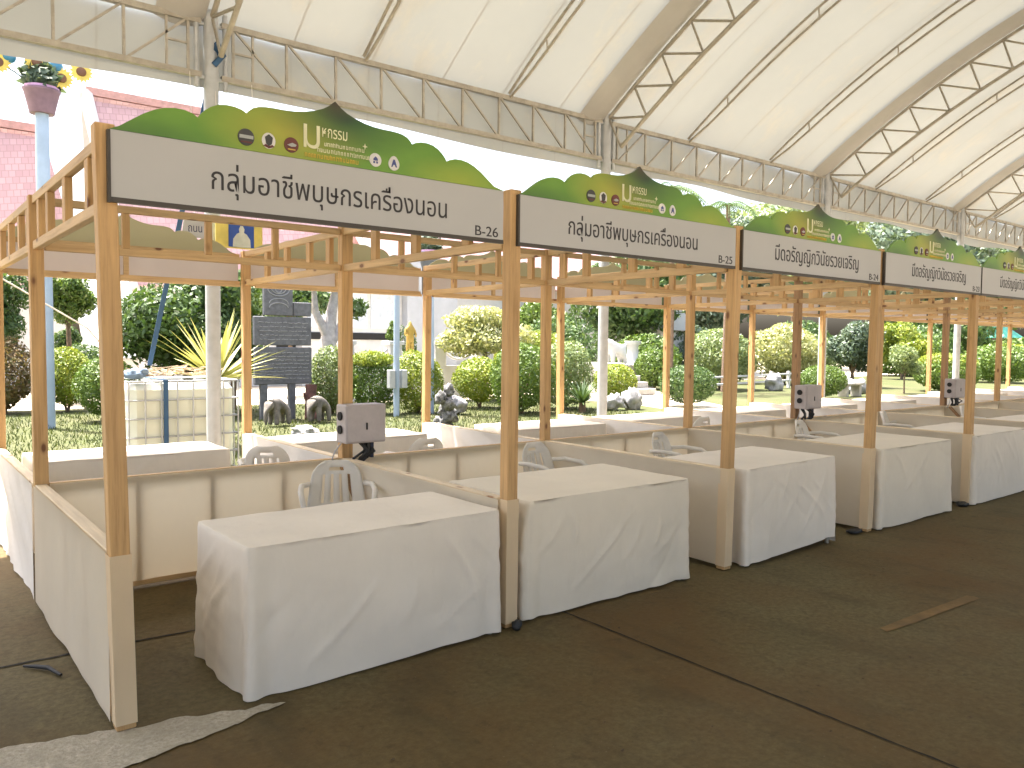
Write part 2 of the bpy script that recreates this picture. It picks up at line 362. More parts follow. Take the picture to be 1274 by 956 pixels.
def leaves(name, blobs, n, size, mat, seed, parent=None, shell=.45, rough=.28, flat=.0, aspect=.5):
    n = int(n * 1.7); size *= 1.12
    rg = np.random.default_rng(seed)
    B = np.array([[*b] for b in blobs], float)
    wgt = (B[:, 3] * B[:, 4] + B[:, 3] * B[:, 5]) ; wgt /= wgt.sum()
    k = rg.choice(len(B), n, p=wgt); d = rg.normal(size=(n, 3)); d /= np.linalg.norm(d, axis=1)[:, None]
    r = 1 - shell * rg.random(n) ** 1.6
    # lumpy outline
    ph = rg.random((5, 3)) * 6; fr = rg.normal(size=(5, 3)) * 3.2
    lump = sum(np.sin(d @ fr[i] + ph[i, 0] + k * 1.7) for i in range(5)) / 5
    r = r * (1 + rough * lump)
    c = B[k, :3] + d * B[k, 3:6] * r[:, None]
    keep = c[:, 2] > .01; c = c[keep]; d = d[keep]; n = len(c)
    nrm = d + rg.normal(size=(n, 3)) * .75; nrm[:, 2] += flat; nrm /= np.linalg.norm(nrm, axis=1)[:, None]
    t = np.cross(nrm, rg.normal(size=(n, 3))); t /= np.linalg.norm(t, axis=1)[:, None] + 1e-9
    b = np.cross(nrm, t); L = size * (.6 + .8 * rg.random(n))[:, None]
    v = np.stack([c - t * L / 2, c + b * L * aspect / 2 - nrm * L * .08, c + t * L / 2, c - b * L * aspect / 2 - nrm * L * .08], 1).reshape(-1, 3)
    me = bpy.data.meshes.new(name)
    me.vertices.add(4 * n); me.vertices.foreach_set('co', v.astype(np.float32).ravel())
    me.loops.add(4 * n); me.loops.foreach_set('vertex_index', np.arange(4 * n, dtype=np.int32))
    me.polygons.add(n); me.polygons.foreach_set('loop_start', np.arange(0, 4 * n, 4, dtype=np.int32)); me.polygons.foreach_set('loop_total', np.full(n, 4, np.int32))
    me.materials.append(mat); me.update(); me.validate()
    o = bpy.data.objects.new(name, me); COL.objects.link(o); o.parent = parent
    return o
def sag(a, b, drop, n=10):
    a = Vector(a); b = Vector(b)
    return [a.lerp(b, i / n) - Vector((0, 0, drop * 4 * (i / n) * (1 - i / n))) for i in range(n + 1)]

# ------------------------------------------------------------------ setting: ground
def sheet(name, pts, z, mat):
    m = MB(); m.add([(x, y, z) for x, y in pts], [tuple(range(len(pts)))]); o = m.build(name, mat); return struct(o)
sheet('ground', [(-400, -400), (700, -400), (700, 700), (-400, 700)], -.012, M_BOUNCE)  # unseen part behind the camera acts as an added reflector under the tent
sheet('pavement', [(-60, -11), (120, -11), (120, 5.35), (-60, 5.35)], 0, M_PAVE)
sheet('lawn', [(-30, 5.5), (13.6, 5.5), (15.8, 12.6), (14.5, 15), (5, 17), (-30, 24)], -.004, M_LAWN)
sheet('lawn', [(16.2, 8.2), (90, 8.2), (90, 20), (24, 20), (19.5, 13.5)], -.004, M_LAWN)
m = MB(); m.box(-60, 120, 5.35, 5.5, -.01, .10); struct(m.build('kerb', M_PATH, bevel=.01))
rs = random.Random(3)
def strip(name, pts, w, z, mat, jit):
    a = []; b = []
    for i in range(len(pts) - 1):
        p = Vector((*pts[i], 0)); q = Vector((*pts[i + 1], 0)); n = int((q - p).length / .06) + 1; t = (q - p).normalized(); s_ = Vector((-t.y, t.x, 0))
        for k in range(n):
            c = p.lerp(q, k / n); ww = w * (.7 + .6 * rs.random()); o = (rs.random() - .5) * jit
            a.append(c + s_ * (ww / 2 + o)); b.append(c + s_ * (-ww / 2 + o))
    m = MB(); n = len(a); m.add([(v.x, v.y, z) for v in a + b], [(i, i + 1, n + i + 1, n + i) for i in range(n - 1)])
    return struct(m.build(name, mat))
strip('pavement_joint', [(2.47, 5.3), (2.47, -10.9)], .011, .004, M_JOINT, .006)
strip('pavement_joint', [(-6, 1.07), (0, 1.05), (.61, 1.02), (2.465, 1.0)], .018, .004, M_JOINT, .012)
strip('pavement_joint', [(2.475, 1.0), (7.4, 1.0), (14, 1.0)], .012, .0035, M_JOINT, .006)
cem = [(-2.2, .62), (-.9, .28), (-.39, .14), (-.2, .09), (-.01, .04), (.09, 0), (.2, -.01), (.29, -.035), (.42, -.08), (.56, -.11), (.66, -.145), (.52, -.175), (.4, -.225), (.3, -.24), (.22, -.26), (.13, -.27), (.05, -.30), (-.02, -.31), (-.4, -.40), (-1.2, -.5), (-2.2, -.55)]
cc = []
for i in range(len(cem)):
    p = Vector((*cem[i], 0)); q = Vector((*cem[(i + 1) % len(cem)], 0)); n = max(1, int((q - p).length / .025))
    for k in range(n):
        t = p.lerp(q, k / n); d = mnoise.noise(t * 14) * .02 + mnoise.noise(t * 45) * .014; cc.append((t.x + d, t.y + d))
sheet('cement_patch', cc, .006, M_CEM)
ye = []
for (x, y) in [(3.70, -1.32), (3.74, -1.265), (4.0, -1.268), (4.3, -1.285), (4.785, -1.30), (4.80, -1.34), (4.79, -1.375), (4.4, -1.36), (4.0, -1.35)]: ye.append((x + rs.uniform(-.008, .008), y + rs.uniform(-.006, .006)))
sheet('road_marking', ye, .004, M_YEL)
# grass blades on the near lawn
rg = np.random.default_rng(5); n = 26000
gx = rg.uniform(.2, 13.4, n); gy = 5.6 + (rg.random(n) ** 1.3) * 10.5
ok = gx < 12.9 + (gy - 5.5) * .3
gx, gy = gx[ok], gy[ok]; n = len(gx); h = rg.uniform(.03, .10, n); w = .009; an = rg.uniform(0, 6.28, n); lx = rg.normal(0, .03, n); ly = rg.normal(0, .03, n)
v = np.stack([np.stack([gx - w * np.cos(an), gy - w * np.sin(an), np.zeros(n)], 1), np.stack([gx + w * np.cos(an), gy + w * np.sin(an), np.zeros(n)], 1), np.stack([gx + lx, gy + ly, h], 1)], 1).reshape(-1, 3)
me = bpy.data.meshes.new('grass'); me.from_pydata(v.tolist(), [], np.arange(3 * n).reshape(-1, 3).tolist()); me.materials.append(M_GRASSB)
go = bpy.data.objects.new('grass', me); COL.objects.link(go); tag(go, 'short sunlit green grass growing behind the stalls', 'grass', kind='stuff')

# ------------------------------------------------------------------ event tent
TY = 4.75; COLX = [-3.7, 1.95, 7.45, 13.2, 18.9, 24.5, 30.1]
def zr(y):
    u = TY - y; return 4.75 + .72 * u - .05 * u * u
tent = thing('event_tent', (0, 0, 0), 'large cream arched tent on steel trusses covering the whole row of stalls', 'tent')
X0, X1 = -9.3, 35.7
hoops = []
for a, b in zip([-9.3] + COLX, COLX + [35.7]): hoops += [a + (b - a) * .305, a + (b - a) * .68]
ribs = sorted(hoops + COLX + [X0, X1])
def sagx(x):
    for a, b in zip(ribs, ribs[1:]):
        if a <= x <= b: return -.045 * math.sin(math.pi * (x - a) / (b - a))
    return 0
m = MB()
m.grid(lambda u, v: (X0 + (X1 - X0) * u, TY + .1 - 14.5 * v, zr(TY + .1 - 14.5 * v) + .10 + sagx(X0 + (X1 - X0) * u)), 180, 44)
m.build('roof_membrane', M_MEMB, tent)
m = MB()
m.grid(lambda u, v: (X0 + (X1 - X0) * u, TY + .12 + .05 * math.sin(u * 90) * v + .02 * math.sin(u * 31), 4.80 - v * (.69 + .035 * math.sin(u * 41) + .02 * math.sin(u * 97 + 1))), 260, 8)
m.build('valance', M_MEMB, tent)
for x in COLX:
    m = MB(); m.tube([(x, TY, 0), (x, TY, 4.85)], .072, 14); m.box(x - .13, x + .13, TY - .13, TY + .13, 0, .015)
    for dx in (-.14, .14): m.tube([(x + dx, TY, 4.1), (x + dx, TY, 4.85)], .026, 8)
    for z in (4.2, 4.72): m.bar((x - .14, TY, z), (x + .14, TY, z), .03, .03)
    m.build('column', M_COL, tent)
    m = MB()      # fabric gusset behind the column head and flap along the arch
    m.grid(lambda u, v: (x - .52 + .46 * u, TY + .06 - 14.4 * v, zr(TY + .06 - 14.4 * v) + .015 - .05 * math.sin(math.pi * u)), 6, 44)
    m.build('gutter_flap', M_FLAP, tent)
    m = MB(); N_ = 30; up = []; lo = []
    for i in range(N_ + 1):
        y = TY - .05 - 14.3 * i / N_; s = (.72 - .1 * (TY - y)); L = math.hypot(1, s)
        up.append((x, y, zr(y))); lo.append((x, y - .42 * s / L, zr(y) - .42 / L - .10))
    m.tube(up, .028, 8); m.tube(lo, .028, 8)
    for i in range(N_):
        m.tube([up[i], lo[i]], .017, 6, False); m.tube([up[i], lo[i + 1]], .017, 6, False)
    m.build('arch_truss', M_STEEL, tent)
for x in hoops:
    m = MB(); ys = [TY - .02 - 14.4 * i / 40 for i in range(41)]
    m.tube([(x, y, zr(y) + .03) for y in ys], .019, 7); m.tube([(x + .02, y, zr(y) - .01 - .095 * min(1, (TY - y) / .5)) for y in ys], .019, 7)
    for i in range(2, 40, 4): m.tube([(x, ys[i], zr(ys[i]) + .03), (x + .02, ys[i], zr(ys[i]) - .13)], .011, 5, False)
    m.build('hoop', M_STEEL, tent)
for k, (a, b) in enumerate(zip([X0] + COLX, COLX + [X1])):
    m = MB(); z0, z1 = 4.22, 4.74; a2, b2 = a + .10, b - .10
    m.bar((a2, TY, z0), (b2, TY, z0), .055, .055); m.bar((a2, TY, z1), (b2, TY, z1), .055, .055)
    xs = [a2 + .12 + (b2 - a2 - .24) * i / 9 for i in range(10)]
    for i, x in enumerate(xs):
        m.bar((x, TY, z0), (x, TY, z1), .026, .026)
        if i < 9:
            p, q = ((x, TY, z1), (xs[i + 1], TY, z0)) if k <= 2 and k != 1 or k == 1 and False else ((x, TY, z0), (xs[i + 1], TY, z1))
            m.bar(p, q, .022, .022)
    for x in (xs[0] + .2, xs[-1] - .2):
        m.bar((x, TY, z0), (x, TY, z1), .022, .022)
    m.bar((xs[0], TY, 4.5), (xs[0] + .2, TY, 4.5), .02, .02); m.bar((xs[-1] - .2, TY, 4.5), (xs[-1], TY, 4.5), .02, .02)
    m.build('eave_truss', M_STEEL, tent)

# ------------------------------------------------------------------ market stalls
NB = 11; PW = .075; ZS, ZT, ZK = 2.150, 2.424, .732
DT = [-.045, .017, .04, .051, 0] + [0] * 20; DB = [.004, .008, -.019, -.026, -.019] + [0] * 20
def panel(m, p, u, wid, z0, z1, nrm, amp, seed, nx=40, nz=12, diag=0, hem=.0):
    p = Vector(p); u = Vector(u); nn = Vector(nrm)
    def fn(a, b):
        q = p + u * wid * a; z = z1 + (z0 - z1) * b
        s = mnoise.noise(Vector((a * wid * 2.2 + diag * b * 1.3, b * .8, seed * 3.7))) + .5 * mnoise.noise(Vector((a * wid * 6.5 + diag * b * 3, b * 1.6, seed * 9.1)))
        e = min(1, 6 * a, 6 * (1 - a), 7 * b + .02)
        q = q + nn * (amp * s * e)
        if b == 1: z += hem * mnoise.noise(Vector((a * wid * 5, seed, 0)))
        return (q.x, q.y, z)
    m.grid(fn, nx, nz)
ORD = ['first', 'second', 'third', 'fourth', 'fifth', 'sixth', 'seventh', 'eighth', 'ninth', 'tenth', 'eleventh', 'twelfth']
FL = ['front wooden stall frame nearest the camera, under the sign marked B-26',
      'front wooden stall frame under the sign marked B-25, second from the left',
      'front wooden stall frame third from the left, under the third crested sign',
      'front wooden stall frame fourth from the left, under the fourth crested sign',
      'front wooden stall frame fifth from the left, under the sign cut by the right edge']
for i in range(NB):
    rr = random.Random(100 + i)
    t = thing('market_stall', (2 * i, 0, 0), FL[i] if i < 5 else f'{ORD[i]} front wooden stall frame from the left, far along the row', 'stall', 'timber stalls of the front row')
    dt, db = DT[i], DB[i]
    m = MB(); lean = (dt - db) * 2.45 / 2.42
    m.box(db, db + PW, 0, .072, .006, 2.45, (lean, 0)); m.build('front_post', WZ, t, bevel=.004)
    k = ZK / 2.45; m = MB()
    ox = db + lean * k
    o_ = .004
    # wrap: cloth sleeve round the post foot
    def ring(z):
        s = lean * z / 2.45 + db; return [(s - o_, -o_, z), (s + PW + o_, -o_, z), (s + PW + o_, .072 + o_, z), (s - o_, .072 + o_, z)]
    vs = ring(.03) + ring(.25) + ring(.5) + ring(ZK); fs = [(j * 4 + q, j * 4 + (q + 1) % 4, (j + 1) * 4 + (q + 1) % 4, (j + 1) * 4 + q) for j in range(3) for q in range(4)]
    m.add(vs, fs); m.build('post_wrap', M_WRAP, t)
    tall = i in (1, 4, 6, 9)
    m = MB(); m.box(0, PW + (.015 if tall else 0), 2.0, 2.072, .006, 2.62 if tall else 2.45, (rr.uniform(-.01, .01), 0)); m.build('spine_post', WZD if tall and i > 1 else WZ, t, bevel=.004)
    # side divider, y 0 -> 2
    m = MB(); panel(m, (-.008 + .0, .06, 0), (0, 1, 0), 1.95, .03, ZK - .004, (-1, 0, 0), .018 if i else .016, i + .3, hem=.006, diag=.4)
    dv = m.build('divider_panel', M_PANEL, t)
    m = MB(); m.bar((.03, .078, ZK - .014), (.03, 1.995, ZK - .014), .062, .034); m.build('rail', WPALE, dv, bevel=.003)
    m = MB(); m.bar((.03, .078, .045), (.03, 1.995, .045), .05, .03); m.build('rail', WY, dv, bevel=.003)
    for y in (.55, 1.05, 1.55):
        m = MB(); m.box(.008, .045, y - .02, y + .02, .062, ZK - .033); m.build('batten', WZ, dv)
    # spine panel, along x at y 2
    m = MB(); panel(m, (PW, 1.994, 0), (1, 0, 0), 2 - PW, .06, ZK, (0, -1, 0), .007, i + 50.3, hem=.012, diag=.8)
    sp = m.build('spine_panel', M_SPINE, t)
    m = MB(); m.bar((PW + .002, 2.026, ZK - .012), (1.998, 2.026, ZK - .012), .05, .034); m.build('rail', WX, sp, bevel=.003)
    m = MB(); m.bar((PW + .002, 2.022, .045), (1.998, 2.022, .045), .045, .04); m.build('rail', WX, sp, bevel=.003)
    for x in (.57, 1.04, 1.54):
        m = MB(); m.box(x - .018, x + .018, 2.005, 2.04, .066, ZK - .03); m.build('batten', WZ, sp)
    # header lattices
    m = MB(); m.bar((.03, .074, 2.155), (.03, 1.998, 2.155), .04, .05); m.bar((.03, .074, 2.422), (.03, 1.998, 2.422), .04, .05)
    hd = m.build('side_header', WY, t, bevel=.003)
    for y in ((.48, 1.0, 1.5, 1.8) if i % 2 == 0 else (.45, .98, 1.52)):
        y += rr.uniform(-.03, .03); m = MB(); m.box(.012, .048, y - .037, y + .037, 2.181, 2.396); m.build('stud', WZ, hd, bevel=.002)
    m = MB(); m.bar((PW + .002, 2.035, 2.155), (1.998, 2.035, 2.155), .04, .045); m.bar((PW + .002, 2.035, 2.422), (1.998, 2.035, 2.422), .04, .045)
    hd = m.build('spine_header', WX, t, bevel=.003)
    for x in (.53, 1.02, 1.5):
        x += rr.uniform(-.03, .03); m = MB(); m.box(x - .022, x + .022, 2.018, 2.052, 2.179, 2.398); m.build('stud', WZ, hd, bevel=.002)
    m = MB(); m.bar((.04 + PW, .045, 2.185), (1.97, .045, 2.185), .035, .04); m.build('front_beam', WX, t, bevel=.003)
    if tall:
        m = MB(); m.bar((-.042, 1.90, .725), (-.042, 1.40, .22), .02, .075, (1, 0, 0)); m.build('brace', WZD, t)
for i in range(NB):
    rr = random.Random(300 + i); D = 2.03
    t = thing('market_stall', (2 * i, D, 0), f'{ORD[i]} back-row wooden stall frame from the left, behind the front stalls', 'stall', 'timber stalls of the back row')
    m = MB(); m.box(0, PW, 2.0, 2.07, .006, 2.45, (rr.uniform(-.02, .02), 0)); m.build('back_post', WZ, t, bevel=.004)
    m = MB(); panel(m, (-.008, .05, 0), (0, 1, 0), 1.98, .02, ZK - .004, (-1, 0, 0), .05 if i == 0 else .035, i + 80.1, nx=60, nz=20, diag=2.2, hem=.02)
    dv = m.build('divider_panel', M_PANELW, t)
    m = MB(); m.bar((.03, .048, ZK - .014), (.03, 1.996, ZK - .014), .062, .034); m.build('rail', WPALE, dv, bevel=.003)
    m = MB(); m.bar((.03, .046, 2.155), (.03, 1.998, 2.155), .04, .05); m.bar((.03, .046, 2.422), (.03, 1.998, 2.422), .04, .05)
    hd = m.build('side_header', WY, t, bevel=.003)
    for y in (.22, .6, 1.05, 1.5):
        y += rr.uniform(-.03, .03); m = MB(); m.box(.012, .048, y - .035, y + .035, 2.181, 2.396); m.build('stud', WZ, hd, bevel=.002)
    m = MB(); m.bar((.04 + PW, 2.02, 2.125), (1.97, 2.02, 2.125), .03, .026); m.build('back_beam', WX, t, bevel=.003)

# ------------------------------------------------------------------ crested sign boards
half = [(0.045, 2.424), (.08, 2.440), (.13, 2.476), (.17, 2.504), (.21, 2.526), (.25, 2.541), (.29, 2.548), (.33, 2.547), (.36, 2.539), (.383, 2.526),
        (.392, 2.541), (.41, 2.561), (.435, 2.580), (.465, 2.594), (.50, 2.600), (.535, 2.599), (.565, 2.592), (.588, 2.580),
        (.598, 2.594), (.615, 2.608), (.64, 2.618), (.67, 2.623), (.71, 2.625), (.75, 2.625), (.80, 2.628), (.85, 2.636), (.90, 2.650), (.94, 2.666), (.97, 2.684), (1.0, 2.710)]
crest = half + [(2.0 - x, z) for x, z in half[::-1][1:]]
crest[-1] = (1.985, 2.424)
def sign(x, y, flip, label, group, front_text=None, code=None, tx=None, body=2.0):
    t = thing('sign_board', (x, y, 0), label, 'sign', group)
    yb = (-.028, -.012) if not flip else (.012, .028)
    m = MB(); m.box(.048, 1.985, *yb, ZS + .012, ZT - .001); m.build('panel', M_SIGN if not flip else M_BACKP, t)
    m = MB(); m.prism(crest, yb[0] - .002, yb[1] + .001); m.build('crest', M_CREST if not flip else M_SIGNB, t)
    m = MB(); ya, yz = yb[0] - .004, yb[1] + .004
    m.box(.036, .0475, ya, yz, ZS - .01, ZT - .003); m.box(.048, 1.985, ya, yz, ZS - .008, ZS + .0115); m.build('edge_trim', M_FRAME, t)
    y0, y1 = (-.010, .0) if not flip else (.0, .010)
    if flip:
        m = MB(); m.bar((.08, -.006, ZS + .0), (1.99, -.006, ZS + .0), .03, .04); m.bar((.08, -.006, ZT - .02), (1.99, -.006, ZT - .02), .03, .04)
        m.box(.98, 1.02, -.02, .010, ZS + .022, ZT - .042); m.build('backing_frame', WX, t)
        return t
    if front_text: text(front_text, tx[1] - tx[0], tx[2], (tx[0], -.029, tx[3]), M_LET, t)
    if code: text(code, .15, .052, (1.80, -.029, 2.172), M_LET, t, 'code_lettering')
    def disc(name, cx, cz, r, mat, d=0, sx=1):
        m = MB(); n = 20; pts = [(cx + r * sx * math.cos(2 * math.pi * k / n), cz + r * math.sin(2 * math.pi * k / n)) for k in range(n)]
        m.prism(pts, -.034 - d, -.0305); return m.build(name, mat, t)
    E1 = simple('emblem_dark', (.05, .05, .05)); E2 = simple('emblem_pale', (.72, .70, .68)); E3 = simple('emblem_maroon', (.13, .035, .03)); E4 = simple('emblem_blue', (.06, .08, .25)); E5 = simple('emblem_silver', (.38, .40, .38))
    e = disc('emblem', .582, 2.482, .045, E1)
    m = MB(); m.box(.545, .62, -.037, -.0345, 2.474, 2.492); m.build('emblem_band', E5, e)
    m = MB(); m.box(.552, .612, -.0365, -.0345, 2.452, 2.459); m.build('emblem_band', E3, e)
    e = disc('emblem', .682, 2.482, .043, E2, sx=.88)
    m = MB(); m.prism([(.66, 2.50), (.682, 2.517), (.704, 2.50), (.698, 2.465), (.682, 2.452), (.666, 2.465)], -.0365, -.0345); m.build('emblem_crest', E1, e)
    m = MB(); m.prism([(.650, 2.452), (.682, 2.440), (.714, 2.452), (.70, 2.462), (.682, 2.452), (.664, 2.462)], -.0368, -.0346); m.build('emblem_ribbon', E3, e)
    e = disc('emblem', .786, 2.480, .042, E3)
    m = MB(); m.prism([(.76, 2.478), (.79, 2.492), (.815, 2.484), (.81, 2.474), (.785, 2.470)], -.0365, -.0345); m.build('emblem_band', E5, e)
    m = MB(); m.box(.765, .808, -.0365, -.0345, 2.452, 2.458); m.build('emblem_band', M_LETY, e)
    e = disc('emblem', 1.207, 2.476, .040, E2)
    m = MB(); m.prism([(1.193, 2.484), (1.207, 2.497), (1.221, 2.484), (1.221, 2.472), (1.193, 2.472)], -.0365, -.0345); m.box(1.192, 1.203, -.0365, -.0345, 2.456, 2.468); m.box(1.211, 1.222, -.0365, -.0345, 2.456, 2.468); m.build('emblem_mark', E4, e)
    n = 20; pts = []
    for q in range(n):
        a = 2 * math.pi * q / n; r = .038 * (1 + .30 * max(0, math.sin(a)) ** 6); pts.append((1.308 + r * math.cos(a), 2.470 + r * math.sin(a)))
    m = MB(); m.prism(pts, -.034, -.0305); e = m.build('emblem', E2, t)
    m = MB(); m.prism([(1.288, 2.452), (1.296, 2.452), (1.303, 2.466), (1.313, 2.466), (1.320, 2.452), (1.328, 2.452), (1.313, 2.497), (1.303, 2.497)], -.0365, -.0345); m.build('emblem_mark', E4, e)
    for o in [c for c in t.children if c.name.startswith('emblem')]:
        xs_ = [v.co.x for v in o.data.vertices]; zs_ = [v.co.z for v in o.data.vertices]; cx = (min(xs_) + max(xs_)) / 2; cz = min(zs_) + .62 * .045
        for q_ in [o] + list(o.children):
            for v in q_.data.vertices: v.co.x = cx + (v.co.x - cx) * .80; v.co.z = cz + (v.co.z - cz) * .80
    # pale gold title and tiny unreadable lines below it
    text('ม', .078, .105, (.845, -.031, 2.478), M_LETG, t, 'title_lettering')
    text('หกรรม', .125, .042, (.935, -.031, 2.538), M_LETG, t, 'title_lettering')
    q = random.Random(7)
    for (a, b, z, hh, mat) in ((.945, 1.15, 2.498, .020, M_LETG), (.91, 1.18, 2.468, .020, M_LETG), (.85, 1.12, 2.438, .022, M_LETY)):
        m = MB(); x_ = a
        while x_ < b:
            w = q.uniform(.006, .011)
            m.box(x_, x_ + .0028, -.033, -.0305, z, z + hh * q.uniform(.7, 1)); m.box(x_ + w, x_ + w + .0028, -.033, -.0305, z, z + hh * .8)
            top = q.random() < .6; zz = z + (hh * .65 if top else 0); m.box(x_ + .0028, x_ + w, -.0328, -.0306, zz, zz + .003)
            x_ += w + q.uniform(.006, .010)
        m.build('small_lettering', mat, t)
    m = MB(); st = [(1.152 + (.014 if k % 2 == 0 else .005) * math.cos(math.pi * k / 4), 2.528 + (.014 if k % 2 == 0 else .005) * math.sin(math.pi * k / 4)) for k in range(8)]
    m.prism(st, -.033, -.0305); m.build('star', M_LETG, t)
    return t
T1 = 'กลุ่มอาชีพบุษกรเครื่องนอน'; T2 = 'มีดอรัญญิกวินัยรวยเจริญ'
sign(DT[0] * .95, -.0, False, 'nearest white sign board with green crest, marked B-26, on the left', 'crested sign boards over the front stalls', T1, 'B-26', (.435, 1.62, .150, 2.205))
sign(2 + DT[1], 0.01, False, 'second white sign board with green crest, marked B-25', 'crested sign boards over the front stalls', T1, 'B-25', (.41, 1.57, .150, 2.205))
sign(4 + DT[2], 0.01, False, 'third white sign board from the left with knife shop lettering and green crest', 'crested sign boards over the front stalls', T2, 'B-24', (.44, 1.62, .145, 2.215))
sign(6 + DT[3] - .01, 0, False, 'fourth white sign board from the left with short lettering and green crest', 'crested sign boards over the front stalls', T2, 'B-23', (.53, 1.63, .145, 2.220))
sign(8, 0, False, 'fifth crested sign board, cut off by the right edge of the photo', 'crested sign boards over the front stalls', T2, 'B-22', (.5, 1.6, .145, 2.220))
for i in range(NB):
    sign(2 * i, 4.12, True, f'plain back of the {ORD[i]} crested sign board from the left on the back row', 'sign boards of the back row seen from behind')

# ------------------------------------------------------------------ tables and cloths
M_TABLE = simple('table_laminate', (.5, .45, .38), .5)
def table(x, y, w, d, h, label, rz=0):
    t = thing('folding_table', (x, y, 0), label, 'table', 'tables under the white cloths', rz)
    m = MB(); m.box(-w / 2 + .02, w / 2 - .02, -d / 2 + .02, d / 2 - .02, h - .04, h - .012); m.build('tabletop', M_TABLE, t)
    for sx in (-1, 1):
        for sy in (-1, 1):
            px, py = sx * (w / 2 - .045), sy * (d / 2 - .045)
            m = MB(); m.tube([(px, py, .0), (px, py, h - .045)], .016, 8); lg = m.build('leg', M_STEEL, t)
    return t
def tablecloth(x, y, w, d, h, label, seed, mat, hem=.02, fold=.012, rz=0, group='white cloths over the front row tables', lift=None, flare=.004):
    rr = random.Random(seed); ph = [rr.uniform(0, 6.28) for _ in range(12)]
    per = []; ns = 46
    hw, hd, rc = w / 2, d / 2, .025
    def edge(a, b, n): return [(a[0] + (b[0] - a[0]) * k / n, a[1] + (b[1] - a[1]) * k / n) for k in range(n)]
    cs = [(-hw, -hd), (hw, -hd), (hw, hd), (-hw, hd)]; nn = [int(w / .014), int(d / .014)] * 2
    pts = []; nor = []; cd_ = []
    for k in range(4):
        a, b = cs[k], cs[(k + 1) % 4]; L = math.dist(a, b)
        base = [(0, -1), (1, 0), (0, 1), (-1, 0)][k]; prv = [(0, -1), (1, 0), (0, 1), (-1, 0)][k - 1]; nxt = [(0, -1), (1, 0), (0, 1), (-1, 0)][(k + 1) % 4]
        for j, p in enumerate(edge(a, b, nn[k])):
            s = j / nn[k] * L; e = min(s, L - s); q = .5 * max(0, 1 - e / .03)
            o = prv if s < L / 2 else nxt
            v = Vector((base[0] * (1 - q) + o[0] * q, base[1] * (1 - q) + o[1] * q, 0)).normalized()
            ins = .012 * max(0, 1 - e / .03)
            pts.append(Vector((p[0] - v.x * ins, p[1] - v.y * ins, 0))); nor.append(v); cd_.append((e, k, s, L))
    n = len(pts); m = MB(); vs = []
    creases = []
    for k in range(4):
        L = w if k % 2 == 0 else d
        for _ in range(int(3 + L * 3.5)):
            s0 = rr.uniform(.05, .95) * L; t0 = rr.uniform(-.1, .5); sl = rr.choice((-1, 1)) * rr.uniform(.05, .5)
            creases.append((k, s0, t0, s0 + sl, t0 + rr.uniform(.25, .6), rr.uniform(.004, .010) * (1 if rr.random() < .7 else -1), rr.uniform(.014, .04)))
    def crease(k, s, t):
        z = 0
        for (ck, s0, t0, s1, t1, am, wd_) in creases:
            if ck != k: continue
            f = (t - t0) / (t1 - t0)
            if f < -.15 or f > 1.15: continue
            z += am * math.exp(-((s - (s0 + (s1 - s0) * f + .03 * math.sin(f * 3))) / wd_) ** 2) * max(0, min(1, (f + .15) * 4, (1.15 - f) * 4))
        return z
    def top(sc):
        for p in pts:
            q = p * sc
            vs.append((q.x, q.y, h + .0025 * mnoise.noise(Vector((q.x * 3 + seed, q.y * 3, 0))) + .003 * mnoise.noise(Vector((q.x * 7 + q.y * 4, q.y * 2 + seed, 4))) + .002 * mnoise.noise(Vector((q.x * 3 - q.y * 14, q.y * 3 + seed, 8)))))
    rings = [.02, .15, .28, .4, .5, .6, .68, .76, .83, .89, .94, .975, .992]
    for sc in rings: top(sc)
    rows = 34; cum = np.cumsum([0] + [1] * n)
    for r in range(rows + 1):
        t = r / rows
        for i, p in enumerate(pts):
            e, k, s, L = cd_[i]; a = s + k * 7.3
            amp = fold * (.55 + 1.1 * abs(mnoise.noise(Vector((a * .9, seed * 1.7, 2)))))
            sway = t * .35 * mnoise.noise(Vector((a * .7, seed, 9)))
            w1 = mnoise.noise(Vector(((a + sway) * 3.1, t * .35, seed * 5.1))) + .55 * mnoise.noise(Vector(((a + sway) * 8.5, t * .7, seed * 2.3))) + .3 * mnoise.noise(Vector((a * 3 + t * 5, t * 4 - a * 2, seed)))
            w1 += .22 * mnoise.noise(Vector((a * 5 - t * 9, t * 7 + a * 1.5, seed + 3)))
            cf = math.exp(-(e / .055) ** 2) * .016 * t - math.exp(-((e - .10) / .05) ** 2) * .016 * t ** .6
            off = flare * t ** .8 + amp * (2.1 if k % 2 else 1) * w1 * min(1, t * 2.2 + .05) + cf + crease(k, s, t) * min(1, 8 * t)
            if r == 0: off = -.004
            hz = hem + hem * .9 * mnoise.noise(Vector((a * 1.5, seed * 3, 7))) + (lift(k, s, L) if lift else 0)
            z = (h - .003) * (1 - t) + max(.004, hz) * t
            if r == 0: z = h - .001
            q = p + nor[i] * off
            vs.append((q.x, q.y, z))
    nr = len(rings) + rows + 1
    fs = [tuple(range(n))]
    for r in range(nr - 1):
        for i in range(n): fs.append((r * n + i, r * n + (i + 1) % n, (r + 1) * n + (i + 1) % n, (r + 1) * n + i))
    m.add(vs, fs, True)
    o = m.build('tablecloth', mat); o.location = (x, y, 0); o.rotation_euler = (0, 0, rz)
    tag(o, label, 'tablecloth', group); return o
